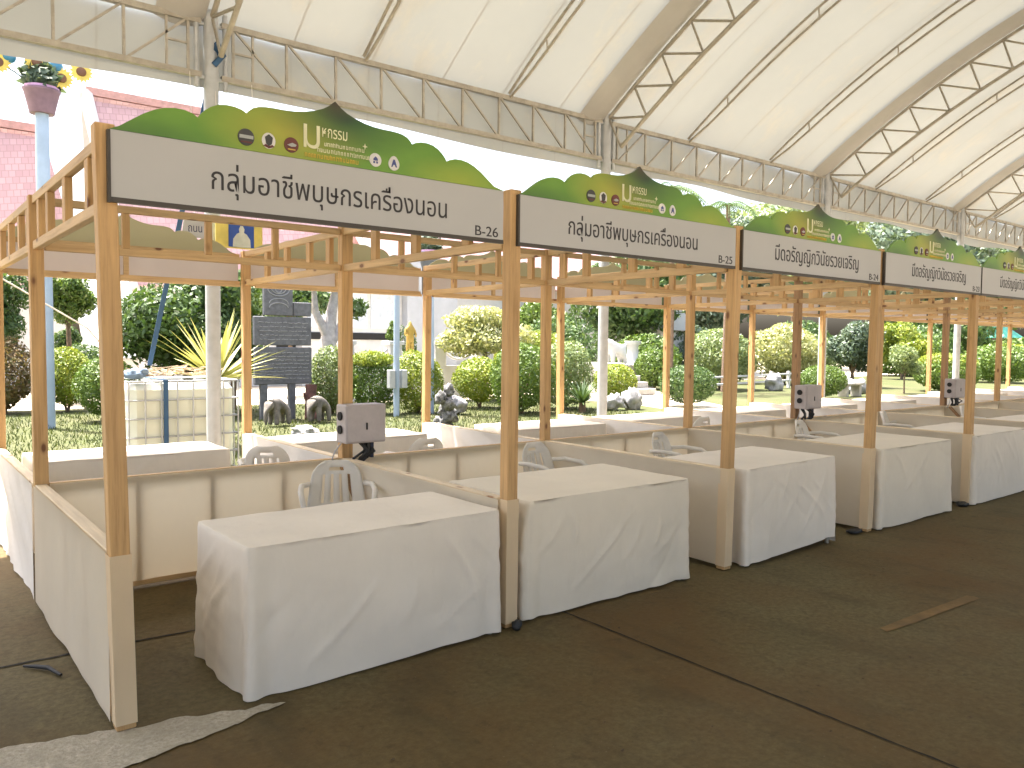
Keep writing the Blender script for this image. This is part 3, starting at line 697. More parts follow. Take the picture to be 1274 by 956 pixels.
TB = [  # x0,x1,y0,depth,h, cloth, label part
 (.525, 1.945, -.035, .70, .690, M_CLOTHW, 'nearest front table, under sign B-26', .006),
 (2.19, 3.60, .015, .86, .700, M_CLOTHC, 'second front table, under sign B-25', .016),
 (4.16, 5.40, -.03, .80, .715, M_CLOTHW, 'third front table from the left', .014),
 (6.13, 7.50, -.03, .80, .715, M_CLOTHC, 'fourth front table from the left', .014),
 (8.02, 9.45, -.03, .80, .715, M_CLOTHW, 'fifth front table, at the right edge of the photo', .014),
 (10.1, 11.5, -.02, .80, .715, M_CLOTHW, 'sixth front table, far right beyond the stall posts', .014),
 (12.1, 13.5, -.02, .80, .715, M_CLOTHC, 'seventh front table, far right behind the others', .014)]
for k, (a, b, y0, d, h, mt, lb, hem) in enumerate(TB):
    lift = None
    if k == 2: lift = lambda kk, s, L: .05 * max(0, (s / L - .1)) if kk == 0 else 0
    if k == 0: lift = lambda kk, s, L: .012 * s / L if kk == 0 else 0
    tablecloth((a + b) / 2, y0 + d / 2, b - a, d, h, 'white cloth hanging over the ' + lb, 11 + k, mt, hem, .013 if k != 1 else .017, R([.6, -.4, 1, 0, .5, 0, 0][k]), lift=lift)
    if k < 5: table((a + b) / 2, y0 + d / 2, b - a, d, h, 'folding table under the cloth of the ' + lb.split(',')[0])
BT = [(.17, 1.62, 3.30, .68), (2.15, 3.62, 3.35, .68), (4.55, 5.95, 3.15, .72), (6.25, 7.75, 3.2, .7), (8.2, 9.7, 3.2, .7), (10.2, 11.7, 3.2, .7), (12.2, 13.7, 3.2, .7), (14.2, 15.7, 3.2, .7), (16.2, 17.7, 3.2, .7), (18.2, 19.7, 3.2, .7)]
for k, (a, b, y0, d) in enumerate(BT):
    tablecloth((a + b) / 2, y0 + d / 2, b - a, d, .69, f'sunlit white cloth over the {ORD[k]} back-row table from the left', 41 + k, M_CLOTHW, .02, .012, R([0, .8, -1, 0, .5, 0, 0, 0, 0, 0][k]), 'white cloths over the back row tables')
    if k < 3: pass

# ------------------------------------------------------------------ electrical boxes
for k, x in enumerate((2.0, 8.0, 12.0)):
    lb = ['grey electrical switch box on the wooden post behind the nearest table', 'grey socket box with two black holes on the dark post right of centre', 'grey socket box with black holes on the dark post near the right edge'][k]
    t = thing('switch_box', (x + .11, 1.9, .86), lb, 'switch box', 'electrical boxes on the spine posts')
    m = MB(); m.box(-.165, .165, -.075, .085, 0, .285); m.build('case', M_BOX, t, bevel=.008)
    m = MB(); m.box(-.155, .155, -.083, -.076, .012, .273); m.build('door', M_BOX, t, bevel=.003)
    m = MB(); m.box(-.006, .006, -.088, -.0835, .10, .15); m.build('latch', M_DARK, t)
    for z in (.20, .10):
        m = MB(); n = 14; c = [(-.166, .01 + .032 * math.cos(2 * math.pi * q / n), z + .032 * math.sin(2 * math.pi * q / n)) for q in range(n)]
        c2 = [(-.178, p[1], p[2]) for p in c]; m.add(c + c2, [tuple(range(n, 2 * n))] + [(q, (q + 1) % n, n + (q + 1) % n, n + q) for q in range(n)]); m.build('socket', M_DARK, t)
    q = random.Random(k)
    for j in range(7):
        x0 = q.uniform(-.12, .10); p = [(x0, .02, 0), (x0 + q.uniform(-.04, .04), q.uniform(-.06, .03), -.05 - q.random() * .03), (x0 * .5 + q.uniform(-.06, .06) - .03, q.uniform(-.05, .04), -.12), (-.06 + q.uniform(-.05, .07), .05, -.17 - q.random() * .05)]
        m = MB(); m.tube(p, .009 + .004 * q.random(), 6); m.build('cable', M_BLACK, t)
    for j in range(2):
        m = MB(); m.box(.04 + j * .03 - .0, .062 + j * .03, -.02, .015, -.10 - .02 * j, 0); m.build('plug', simple('navy_plug', (.015, .025, .06)) if j else M_BLACK, t)
    m = MB(); p = [(-.15, .0, .02), (-.23, -.03, -.05), (-.25, -.02, -.11), (-.18, .03, -.15), (-.05, .06, -.16)]; m.tube(p, .005, 6); m.build('cable', simple('grey_cable', (.4, .4, .4)), t)

# ------------------------------------------------------------------ plastic chairs
def chair(x, y, rz, label):
    t = thing('plastic_chair', (x, y, 0), label, 'chair', 'white plastic chairs inside the stalls', rz)     # faces -y at rz 0
    m = MB(); m.grid(lambda u, v: ((u - .5) * (.40 + .04 * (1 - v)), -.21 + .42 * v, .41 - .018 * math.cos((u - .5) * 3) - .02 * v + .012 * (1 - v) ** 4), 12, 12); m.build('seat', M_PLASTIC, t, solid=.012)
    def back(u, v):
        a = (u - .5) * 2; wv = .21 * (1 - .25 * v) * (1 if v < .7 else math.sqrt(max(0, 1 - ((v - .7) / .33) ** 2)) * .85 + .15)
        return (a * wv, .20 + .10 * v - .05 * a * a, .40 + .36 * v)
    def sk(i, j): return 3 <= j <= 10 and i in (4, 7, 10, 13) or (12 <= j <= 12 and 6 <= i <= 11)
    m = MB(); m.grid(back, 18, 15, True, sk); m.build('backrest', M_PLASTIC, t, solid=.012)
    for sx in (-1, 1):
        m = MB(); m.tube([(sx * .18, -.18, .40), (sx * .215, -.225, 0)], [.026, .018], 8); m.build('leg', M_PLASTIC, t)
        m = MB(); m.tube([(sx * .18, .18, .40), (sx * .215, .245, 0)], [.026, .018], 8); m.build('leg', M_PLASTIC, t)
        m = MB(); m.tube([(sx * .19, .235, .60), (sx * .24, .10, .615), (sx * .245, -.08, .605), (sx * .235, -.16, .57), (sx * .20, -.19, .41)], .019, 8); m.build('armrest', M_PLASTIC, t)
    return t
chair(1.72, 1.50, R(-24), 'white plastic chair behind the nearest front table, against the cream panel')
chair(3.12, 2.80, R(176), 'white plastic chair beyond the spine panel, right of the nearest switch box')
chair(1.86, 3.02, R(150), 'white plastic chair right of the first back-row table')
chair(3.72, 1.52, R(8), 'white plastic chair behind the second front table')
chair(5.25, 1.45, R(14), 'white plastic chair behind the third front table')
chair(7.0, 2.85, R(184), 'white plastic chair in the back row behind the third front stall')
chair(7.62, 1.42, R(12), 'white plastic chair just left of the second switch box')
chair(9.83, 1.55, R(20), 'white plastic chair behind the fourth front post, right part')
chair(11.9, 1.42, R(10), 'white plastic chair beneath the farthest switch box')
# litter on the pavement
m = MB(); q = random.Random(21)
for k in range(90):
    x, y = q.uniform(-1.2, 8), q.uniform(-3.2, -.25)
    r_ = q.uniform(.004, .011); a = q.uniform(0, 6.28); p = [(x + r_ * math.cos(a + b) * c, y + r_ * math.sin(a + b) * c, .007) for b, c in ((0, 1.5), (1.2, .7), (2.4, 1), (3.4, 1.3), (4.8, .6))]
    m.add(p + [(x, y, .011)], [(i_, (i_ + 1) % 5, 5) for i_ in range(5)])
tag(m.build('leaf_litter', simple('dry_litter', (.09, .06, .03), .9, 0, .6, 3)), 'tiny dry leaf fragments and grit scattered on the brown pavement', 'litter', kind='stuff')
m = MB(); m.tube([(-.20, .985, .012), (-.15, .93, .015), (-.11, .87, .02), (-.075, .76, .012)], [.006, .010, .011, .007], 7); tag(m.build('rubber_strip', M_BLACK), 'curved black strip lying on the pavement left of the nearest stall', 'strip')
m = MB(); m.blob((2.055, -.045, .028), (.03, .025, .03), 3, .4); tag(m.build('rubber_block', M_BLACK), 'small black rubber block at the base of the second front post', 'block')
m = MB(); m.blob((5.87, .06, .02), (.09, .05, .022), 5, .4); tag(m.build('cable_bundle', M_BLACK), 'small black cable bundle on the floor right of the third front table', 'cable')
m = MB(); m.blob((7.93, .03, .02), (.09, .05, .024), 6, .4); tag(m.build('cable_bundle', M_BLACK), 'small black cable bundle on the floor left of the fifth front table', 'cable')

# ------------------------------------------------------------------ hung pictures, strap, ropes
t = thing('portrait_banner', (2.17, 4.55, 2.53), 'blue framed portrait of a pale seated figure hanging under the B-26 sign', 'banner')
m = MB(); m.box(-.255, .215, -.004, .004, -.005, .30); m.build('gold_drape', simple('gold_drape', (.68, .56, .14)), t)
m = MB(); m.box(-.13, .125, -.010, -.0045, .01, .285); m.build('picture', simple('portrait_blue', (.03, .08, .33)), t)
m = MB(); m.prism([(-.09, .012), (.09, .012), (.085, .09), (.05, .14), (.022, .155), (.028, .19), (.012, .222), (-.012, .222), (-.028, .19), (-.022, .155), (-.05, .14), (-.085, .09)], -.013, -.0105); m.build('figure', simple('portrait_pale', (.62, .64, .55)), t)
for sx in (-.2, .17):
    m = MB(); m.tube([(sx, 0, .30), (sx, .15, 1.68)], .003, 5); m.build('cord', M_ROPE, t)
t = thing('hanging_placard', (1.70, 4.5, 2.6), 'white hanging placard with dark lettering left of the portrait', 'sign')
m = MB(); m.prism([(-.12, .0), (.10, -.012), (.112, .155), (-.10, .165)], -.004, .004); m.build('board', M_SIGN, t)
text('ถนน', .13, .06, (-.06, -.005, .045), simple('navy_lettering', (.03, .035, .09)), t)
m = MB(); m.tube([(0, 0, .16), (.03, .2, 1.62)], .003, 5); m.build('cord', M_ROPE, t)
m = MB(); p, q = Vector((1.985, 4.66, 4.52)), Vector((1.64, 5.93, 1.33)); m.bar(p, q, .05, .006, (0, 1, .4)); m.tube([p + Vector((-.0, .02, .02)), p + Vector((.05, -.02, -.1)), p + Vector((-.03, .02, -.2))], .03, 6)
tag(m.build('ratchet_strap', M_BLUE), 'blue strap running from the tent column down to the water tank', 'strap')
m = MB(); m.tube([(-1.6, 5.0, 3.1), (.18, 5.25, 2.17), (.95, 5.5, 1.72), (1.32, 5.75, 1.30)], .008, 6); tag(m.build('guy_rope', M_ROPE), 'thin white guy rope at the left edge of the photo', 'rope')

# ------------------------------------------------------------------ water tank in a cage
t = thing('water_tank', (1.36, 5.65, 0), 'white plastic water tank in a steel wire cage behind the back row', 'water tank')
m = MB()
for k in range(3): m.box(0, 1.16, .03 + k * .44, .12 + k * .44, 0, .10)
m.box(0, 1.16, .03, 1.0, .105, .13); m.build('pallet', WX, t)
m = MB(); m.box(.03, 1.13, .05, .98, .135, 1.13); m.build('bottle', M_TANK, t, bevel=.06)
m = MB(); x0, x1, y0, y1 = .0, 1.16, .02, 1.01
for z in (.16, .36, .56, .76, .96, 1.16):
    m.tube([(x0, y0, z), (x1, y0, z), (x1, y1, z), (x0, y1, z), (x0, y0, z)], .010 if z < 1.1 else .013, 6)
for k in range(8):
    x = x0 + (x1 - x0) * k / 7
    for y in (y0 - .012, y1 + .012): m.tube([(x, y, .14), (x, y, 1.16)], .009, 6)
for k in range(1, 6):
    y = y0 + (y1 - y0) * k / 6
    for x in (x0 - .012, x1 + .012): m.tube([(x, y, .14), (x, y, 1.16)], .009, 6)
m.build('cage', simple('galvanised_cage', (.40, .42, .44), .45, .4), t)
m = MB(); m.box(.345, .395, -.012, -.006, .14, 1.175); m.box(.345, .395, -.012, 1.02, 1.176, 1.182); m.build('strap', M_BLUE, t)
rr = random.Random(8); m = MB()
M_STICK = simple('dry_sticks', (.34, .25, .16), .9, 0, .4, 3)
for k in range(55):
    a = rr.uniform(0, 6.28); c = Vector((1.36 + rr.uniform(.15, 1.0), 5.65 + rr.uniform(.15, .85), 1.205 + rr.uniform(0, .10))); L = rr.uniform(.08, .3)
    d = Vector((math.cos(a), math.sin(a), rr.uniform(-.15, .25))) * L; m.tube([c - d / 2, c + d / 2], rr.uniform(.005, .012), 5)
tag(m.build('stick_pile', M_STICK), 'pile of dry sticks and scraps lying on top of the water tank', 'sticks')
m = MB(); m.blob((1.47, 5.85, 1.24), (.12, .15, .06), 4, .5); tag(m.build('plastic_bag', simple('blue_tarp', (.12, .18, .26))), 'crumpled dark blue bag lying on the left end of the water tank', 'bag')

# ------------------------------------------------------------------ garden plants
def bush(x, y, w, h, label, seed, mat, n=2600, size=.07, z0=0, name='shrub', rough=.16, dp=None, extra=None, cat='shrub', stem=True, group=None, shell=.35):
    t = thing(name, (x, y, 0), label, cat, group)
    bl = [(0, 0, z0 + (h - z0) * .52, w / 2, (dp or w) / 2, (h - z0) * .5)]
    if extra: bl += extra
    leaves('foliage', bl, n, size, mat, seed, t, shell, rough)
    if stem:
        rr = random.Random(seed); m = MB()
        for k in range(5):
            a = rr.uniform(0, 6.28); m.tube([(rr.uniform(-.03, .03), rr.uniform(-.03, .03), 0), (math.cos(a) * w * .12, math.sin(a) * w * .12, h * .35), (math.cos(a) * w * .28, math.sin(a) * w * .28, h * .72)], [.022, .015, .006], 6)
        m.build('stem', M_BARK, t)
    return t
bush(1.44, 16.83, 1.2, 1.55, 'reddish green shrub at the far left edge of the lawn', 1, L_RED, 2600, .08, rough=.3)
bush(2.63, 16.83, 1.15, 1.40, 'round clipped yellow-green bush, left of its darker neighbour on the lawn', 2, L_YEL, 4200, .06, .12, rough=.06)
bush(2.85, 13.88, 1.20, 1.24, 'round clipped green bush on the lawn, right behind the nearest post', 3, L_MID, 4200, .055, .08, rough=.07)
bush(3.44, 19.2, 1.3, 1.5, 'low dark dome of clipped foliage behind the round bushes', 4, L_DARK, 2200, .07, .2)
def tree(x, y, h, cw, chh, label, seed, mat, n, size, name='tree', trunk=.08, cat='tree', nb=7, wood_=None, group=None, dp=None, rough=.25, lean=0, flat=0.0, tm=True, spread=.36):
    t = thing(name, (x, y, 0), label, cat, group); rr = random.Random(seed); d = dp or cw
    cz = h - chh / 2; bl = []
    for k in range(nb):
        a = 2 * math.pi * k / nb + rr.uniform(-.4, .4); q = rr.uniform(.4, 1); zz = rr.uniform(-.8, .85)
        rxy = spread * q * math.sqrt(max(.1, 1 - zz * zz * .7))
        s = rr.uniform(.8, 1.15)
        bl.append((math.cos(a) * cw * rxy + lean, math.sin(a) * d * rxy, cz + zz * chh * .33, cw * .24 * s, d * .24 * s, chh * .22 * s))
    bl.append((lean, 0, cz, cw * .30, d * .30, chh * .36))
    leaves('crown', bl, n, size, mat, seed, t, .6, rough, flat)
    m = MB(); top = (lean, 0, cz)
    m.tube([(0, 0, 0), (lean * .3 + .03, .02, cz * .4), (lean * .7, -.02, cz * .75), top], [trunk, trunk * .8, trunk * .62, trunk * .4], 9)
    for b in bl[:-1]: m.tube([(lean * .6, 0, cz - chh * .42), (lean * .7 + b[0] * .45, b[1] * .45, cz - chh * .15 + (b[2] - cz) * .3), (b[0], b[1], b[2])], [trunk * .45, trunk * .28, trunk * .1], 6)
    m.build('trunk', wood_ or M_BARK, t); return t
tree(1.35, 17.6, 3.4, 1.7, 2.0, 'small dark tree at the left edge behind the reddish shrub', 5, L_DARK, 3800, .10)
tree(2.95, 18.4, 3.35, 1.25, 1.6, 'small round-crowned green tree just right of the flower lamp post', 6, L_MID, 3600, .09)
tree(3.3, 20.4, 2.1, .85, 1.2, 'short dark conifer-like shrub in front of the grey tiled roof', 7, L_DARK, 2200, .08, 'conifer', cat='conifer')
tree(4.5, 14.3, 3.5, 3.0, 2.9, 'broad dense dark green tree behind the water tank', 8, L_DARK, 13000, .12, nb=11, trunk=.12)
tree(5.9, 15.5, 3.5, 1.8, 2.3, 'green tree half hidden behind the top of the slate monument', 9, L_MID, 4200, .11)
def rosette(x, y, z, R_, label, seed, mat, n, wid, name, cat, droop, trunk_h, elev):
    t = thing(name, (x, y, 0), label, cat); rr = random.Random(seed); m = MB()
    for k in range(n):
        a = rr.uniform(0, 6.28); el = rr.uniform(*elev); L = R_ * rr.uniform(.75, 1.05); pts = []
        d = Vector((math.cos(a) * math.cos(el), math.sin(a) * math.cos(el), math.sin(el))); s = Vector((-math.sin(a), math.cos(a), 0))
        K = 5; vs = []
        for j in range(K + 1):
            f = j / K; c = Vector((0, 0, z)) + d * L * f - Vector((0, 0, droop * L * f * f)); w = wid * (1 - f) ** .8 * (.7 + f * 1.2 if f < .3 else 1.05)
            vs += [c - s * w / 2, c + Vector((0, 0, -w * .18)), c + s * w / 2]
        m.add(vs, [(3 * j + q, 3 * j + q + 1, 3 * j + q + 4, 3 * j + q + 3) for j in range(K) for q in (0, 1)])
    m.build('leaf_rosette', mat, t)
    m = MB(); m.tube([(0, 0, 0), (0, 0, z + .05)], [.10, .07], 9); m.build('trunk', M_BARK, t); return t
rosette(3.25, 8.6, 1.02, 1.25, 'spiky yellow-cream agave fanning out behind the water tank', 11, L_AGAVE, 64, .115, 'agave', 'agave', .12, 1, (.1, 1.35))
rosette(12.4, 10.4, .22, .85, 'dark spiky cycad at the foot of the large green bush', 12, L_CYCAD, 60, .07, 'cycad', 'cycad', .25, .2, (.2, 1.3))
GH = 'clipped garden bushes behind the stalls'
bush(7.34, 13.18, 1.15, 1.45, 'pale-flecked green hedge bush right of the slate monument', 21, L_PALE, 3400, .065, dp=.9)
t = bush(8.03, 12.6, 1.12, 1.32, 'boxy green hedge bush topped with bright yellow new leaves', 22, L_MID, 3000, .06, dp=.9)
leaves('yellow_shoots', [(0, 0, 1.22, .50, .42, .20)], 1500, .06, L_YEL, 222, t, .6, .15)
bush(9.10, 12.4, 1.2, 1.42, 'boxy bright green hedge bush right of the pale blue pole', 23, L_YEL, 3600, .06, dp=1.0)
bush(11.10, 12.76, 1.3, 1.22, 'rounded bush with yellow-green top left of the large bush', 24, L_YEL, 3600, .065, .12)
bush(11.03, 11.0, 1.55, 1.62, 'large rounded green bush beside the second front post', 25, L_MID, 5200, .065)
bush(12.75, 11.5, 1.55, 1.70, 'large grey-green bush behind the cycad', 26, L_PALE, 5000, .065)
bush(15.3, 12.17, 1.25, 1.08, 'ball-clipped bright green bush right of the grey tent column', 27, L_YEL, 3600, .06, .06, rough=.05)
bush(16.21, 10.4, 1.55, 1.10, 'dark green clipped bush right of the bright path', 28, L_DARK, 4200, .065, .04, rough=.08)
bush(22.68, 10.3, 1.45, 1.04, 'ball-clipped green bush beside the second switch box', 29, L_MID, 3400, .07, .05, rough=.06)
t = bush(30.6, 10.0, 2.4, 1.38, 'wide bush with bright yellow top near the far switch box', 30, L_MID, 4600, .09)
leaves('yellow_shoots', [(0, 0, 1.12, 1.08, 1.0, .30)], 2600, .09, L_YEL, 230, t, .6, .15)
bush(41.5, 12.3, 3.4, 1.75, 'dark green rounded bush at the far right of the garden', 31, L_MID, 4600, .12)
bush(23.95, 15.2, 2.6, 2.25, 'soft pale green dome-shaped bush behind the white railing', 32, L_PALE, 5600, .10, .2)
bush(30.0, 16.4, 2.6, 2.7, 'tall cream-variegated shrub behind the white railing', 33, L_VAR, 5200, .13, .2, rough=.3, extra=[(.2, 0, 1.1, 1.3, 1.1, .6)])
bush(28.5, 18.5, 3.0, 1.6, 'low cream-variegated shrub left of the tall variegated shrub', 34, L_VAR, 4200, .12, .1)
bush(21.8, 16.5, 1.6, 1.5, 'mid green clipped hedge block beside the stone pedestal', 35, L_MID, 3000, .09, .1)
bush(14.9, 15.0, 1.6, 2.0, 'bright yellow-green bush behind the large grey-green bush', 36, L_YEL, 3400, .09, .2)
tree(13.07, 15.2, 2.95, 3.0, 1.75, 'cream-variegated tree with a flat layered crown, left of the second post', 41, L_VAR, 7600, .11, nb=10, trunk=.09, dp=2.4)
tree(26.8, 22.5, 6.2, 6.4, 5.0, 'big dense dark green tree behind the stone pedestal', 42, L_DARK, 13000, .22, nb=12, trunk=.2)
tree(30.45, 13.6, 3.0, 2.2, 2.7, 'dark shrubby tree with cream-edged leaves behind the third post', 43, L_BLUE, 5600, .13, nb=8)
tree(27.78, 10.2, 1.75, 1.35, 1.2, 'small thin-stemmed grey-green sapling on the right lawn', 44, L_PALE, 2000, .08, 'sapling', .03)
tree(40.6, 16.5, 3.3, 2.9, 2.5, 'yellow-green loose shrub tree behind the sapling', 45, L_YEL, 4200, .16)
tree(40.5, 27, 10.5, 9.5, 8.0, 'tall loose green tree rising behind the second sign crest', 46, L_BLUE, 9500, .30, nb=13, trunk=.25, rough=.4)
tree(52.0, 30, 13.0, 12, 9.5, 'tall green tree rising behind the third sign crest', 47, L_PALE, 10500, .36, nb=14, trunk=.3, rough=.4)
tree(70.0, 30, 14.5, 15, 11.0, 'tall green tree rising behind the fourth sign crest', 48, L_BLUE, 10500, .45, nb=14, trunk=.35, rough=.4)
tree(92.0, 32, 14.0, 18, 11.0, 'wide dark tree at the far right end of the garden', 49, L_DARK, 10000, .5, nb=14, trunk=.4, rough=.35)
tree(34.0, 24, 5.6, 6.5, 4.4, 'mid-height blue-green tree right of the big dark tree', 50, L_BLUE, 8000, .22, nb=10, trunk=.15)
tree(58.0, 23, 5.0, 9.0, 4.4, 'dark spreading tree left of the green canopies', 51, L_DARK, 7500, .30, nb=10, trunk=.2)
tree(24.0, 26, 3.9, 3.4, 3.0, 'bright green tree left of the big dark tree', 52, L_MID, 5200, .18, nb=8)
tree(9.0, 19.5, 3.9, 2.6, 1.9, 'dark green tree behind the white-trunked frangipani', 53, L_DARK, 4600, .14, nb=8)
for k, (x, y, w, h, mt, lb) in enumerate(((24.5, 19.5, 3.2, 1.9, L_MID, 'green hedge clump behind the pale green dome bush'), (29.0, 21.5, 4.0, 2.6, L_BLUE, 'blue-green shrub mass behind the variegated shrubs'), (35.0, 18.5, 3.6, 2.3, L_PALE, 'pale green shrub right of the tall variegated shrub'),
        (38.0, 21.0, 4.4, 3.0, L_DARK, 'dark shrub mass behind the yellow-green loose tree'), (46.0, 19.0, 4.6, 2.6, L_MID, 'green shrub clump right of the yellow-green loose tree'), (52.0, 21.0, 5.0, 3.0, L_DARK, 'dark hedge mass in front of the green canopies'),
        (50.0, 15.0, 4.0, 1.9, L_YEL, 'yellow-green low hedge at the far right of the lawn'), (62.0, 19.0, 6.0, 2.2, L_MID, 'long green hedge below the far green canopies'), (20.5, 20.5, 3.4, 2.6, L_DARK, 'dark hedge clump behind the stone lion'), (17.2, 18.0, 2.6, 2.1, L_YEL, 'light green shrub left of the stone lion'))):
    bush(x, y, w, h, lb, 400 + k, mt, 3600, w * .045, rough=.2, shell=.5)
for (x, y, h, s, lb) in ((22.6, 14, 6.5, 2, 'slender palm whose fronds show against the sky above the second sign'), (20.4, 14.6, 6.9, 5, 'second slender palm showing left of the first above the sign')):
    t = thing('palm_tree', (x, y, 0), lb, 'palm'); rr = random.Random(s); m = MB()
    m.tube([(0, 0, 0), (.05, 0, h * .5), (0, 0, h)], [.12, .09, .07], 9); m.build('trunk', M_BARK, t)
    for k in range(11):
        a = 2 * math.pi * k / 11 + rr.uniform(-.2, .2); m = MB(); vs = []; L = rr.uniform(1.0, 1.4); d = Vector((math.cos(a), math.sin(a), 0)); sd = Vector((-d.y, d.x, 0)); e = rr.uniform(.1, .8)
        spine = [Vector((0, 0, h)) + d * L * f + Vector((0, 0, L * (e * f - (e + .5) * f * f))) for f in [q / 14 for q in range(15)]]
        m.tube(spine, .012, 4)
        for j in range(1, 15):
            for sg in (-1, 1):
                p = spine[j]; w = .34 * math.sin(math.pi * (.12 + .8 * j / 15)); tip = p + sd * sg * w + d * .10 - Vector((0, 0, w * .55)); dd = d * .03
                m.add([p - dd, p + dd, tip], [(0, 1, 2)])
        m.build('frond', L_DARK, t)

# white-trunk frangipani
t = thing('frangipani_tree', (8.75, 16.2, 0), 'leafy-tipped tree with a thick gnarled white trunk behind the nearest spine post', 'tree')
m = MB(); m.tube([(0, 0, 0), (.02, 0, 1.0), (-.10, 0, 1.6), (.04, .1, 2.3), (.2, 0, 3.3)], [.30, .26, .20, .15, .08], 10); m.tube([(-.05, 0, 1.5), (.3, 0, 2.1), (.7, .1, 2.6)], [.15, .10, .05], 8); m.tube([(-.08, 0, 1.7), (-.4, .1, 2.4), (-.5, 0, 3.2)], [.14, .1, .05], 8)
m.build('trunk', M_BARKW, t)
leaves('crown', [(.75, .1, 2.55, .35, .35, .28), (.2, 0, 3.4, .5, .5, .3), (-.55, 0, 3.3, .5, .5, .3)], 700, .16, L_DARK, 91, t)

# ------------------------------------------------------------------ slate monument, carvings, stones
t = thing('slate_monument', (5.9, 12.5, 0), 'dark slate monument of stacked engraved slabs behind the back row', 'monument')
def waves(m, x0, x1, z0, z1, rows, y, amp, seed):
    rr = random.Random(seed)
    for k in range(rows):
        z = z0 + (z1 - z0) * (k + .5) / rows; x = x0 + rr.uniform(0, .05)
        while x < x1 - .04:
            L = min(rr.uniform(.05, .16), x1 - x); m.tube([(x, y, z), (x + L * .3, y, z + amp * rr.uniform(-1, 1)), (x + L * .7, y, z + amp * rr.uniform(-1, 1)), (x + L, y, z)], .008, 4); x += L + rr.uniform(.012, .03)
for (x0, x1, z0, z1, y, rows) in ((-.62, .60, .73, 1.495, 0, 8), (-.62, .60, 1.53, 2.12, .02, 5)):
    m = MB(); m.box(x0, x1, y - .06, y + .06, z0, z1); s = m.build('slab', M_SLATE, t, bevel=.015)
    m = MB(); waves(m, x0 + .06, x1 - .06, z0 + .08, z1 - .08, rows, y - .062, .012, int(z0 * 10)); m.build('engraving', M_SLATEL, s)
m = MB(); m.box(-.42, .19, -.05, .07, 2.14, 3.2); s = m.build('slab', M_SLATE, t, bevel=.015)
m = MB()
for r_ in (.07, .15, .23): m.tube([(-.115 + r_ * math.cos(a), -.052, 2.68 + (r_ if r_ < .1 else r_ * .6) * math.sin(a)) for a in [math.pi * (1 + q / 10) if r_ > .1 else 2 * math.pi * q / 10 for q in range(11)]], .012, 4)
for q in (0, 1): m.tube([(-.115 + .2 * math.cos(a), -.052, 2.30 + .10 * math.sin(a) + .09 * q) for a in [math.pi * q2 / 10 for q2 in range(11)]], .011, 4)
m.build('engraving', M_SLATEL, s)
m = MB(); m.box(.21, .60, -.04, .08, 2.14, 2.43); m.build('slab', M_SLATE, t, bevel=.015)
m = MB(); m.box(-.5, -.36, -.05, .05, 0, .728); m.build('support', M_SLATE, t); m = MB(); m.box(.1, .24, -.05, .05, 0, .728); m.build('support', M_SLATE, t)
m = MB(); m.tube([(6.42, 12.3, 0), (6.40, 12.3, .35), (6.43, 12.32, .72)], [.14, .11, .12], 10); m.tube([(6.40, 12.3, .2), (6.22, 12.2, .55)], [.06, .03], 7); tag(m.build('tree_stump', M_RED), 'red-brown stump between the two small stone elephants', 'stump')
def elephant(x, y, rz, label, s=1):
    v = [(0, .12, .40), (0, -.02, .45), (0, -.14, .42), (0, -.24, .40), (0, -.30, .28), (0, -.31, .14), (0, -.29, .03),
         (.09, .14, .22), (.095, .15, .02), (-.09, .14, .22), (-.095, .15, .02), (.09, -.12, .22), (.095, -.13, .02), (-.09, -.12, .22), (-.095, -.13, .02), (.12, -.22, .40), (-.12, -.22, .40)]
    e = [(0, 1), (1, 2), (2, 3), (3, 4), (4, 5), (5, 6), (0, 7), (7, 8), (0, 9), (9, 10), (2, 11), (11, 12), (2, 13), (13, 14), (3, 15), (3, 16)]
    r = [.15, .165, .15, .12, .055, .042, .03, .07, .055, .07, .055, .068, .055, .068, .055, .05, .05]
    o = skin('stone_elephant', [(a * s, b * s, c * s) for a, b, c in v], e, [q * s * .78 for q in r], M_STONE, None, 2, (x, y, 0)); o.rotation_euler = (0, 0, rz)
    tag(o, label, 'statue', 'stone elephants before the monument')
elephant(5.31, 11.29, R(-75), 'small weathered grey stone elephant, left one below the slate monument', 1.02)
elephant(6.23, 11.46, R(-70), 'small weathered grey stone elephant, right one below the slate monument', 1.02)
rr = random.Random(17)
m = MB()
for k in range(6): m.blob((rr.uniform(-.10, .10), rr.uniform(-.1, .1), .10 + k * .12), (.16 - .012 * k, .14 - .01 * k, .13), 20 + k, .6, 3, 2.2)
M_SPK = simple('speckled_rock', (.15, .15, .15), .9, 0, .95, 14, .9)
o = m.build('ornamental_rock', M_SPK); o.location = (7.71, 9.21, 0); tag(o, 'tall speckled black and white rock beside the third back post', 'rock')
for k, (x, y, a, b, c, lb) in enumerate(((13.55, 10.5, .30, .25, .22, 'pale jagged rock on the left below the grey tent column'), (14.15, 10.45, .24, .2, .27, 'pale jagged rock on the right below the ball-clipped bush'), (9.55, 11.6, .30, .25, .22, 'white rock at the foot of the bright hedge bush'), (25.0, 13.6, .36, .3, .32, 'grey-white boulder at the end of the white railing'), (26.2, 11.2, .7, .35, .26, 'flat pale boulder under the dark shrubby tree'), (5.0, 9.4, .22, .18, .10, 'cream rounded rock right of the agave'))):
    m = MB(); m.blob((0, 0, c * .85), (a, b, c), 40 + k, .55, 3, 1.8); o = m.build('boulder', M_STONEP); o.location = (x, y, 0); tag(o, lb, 'rock')
def sheet2(name, x0, x1, y0, y1, z): sheet(name, [(x0, y0), (x1, y0), (x1, y1), (x0, y1)], z, M_PATH)

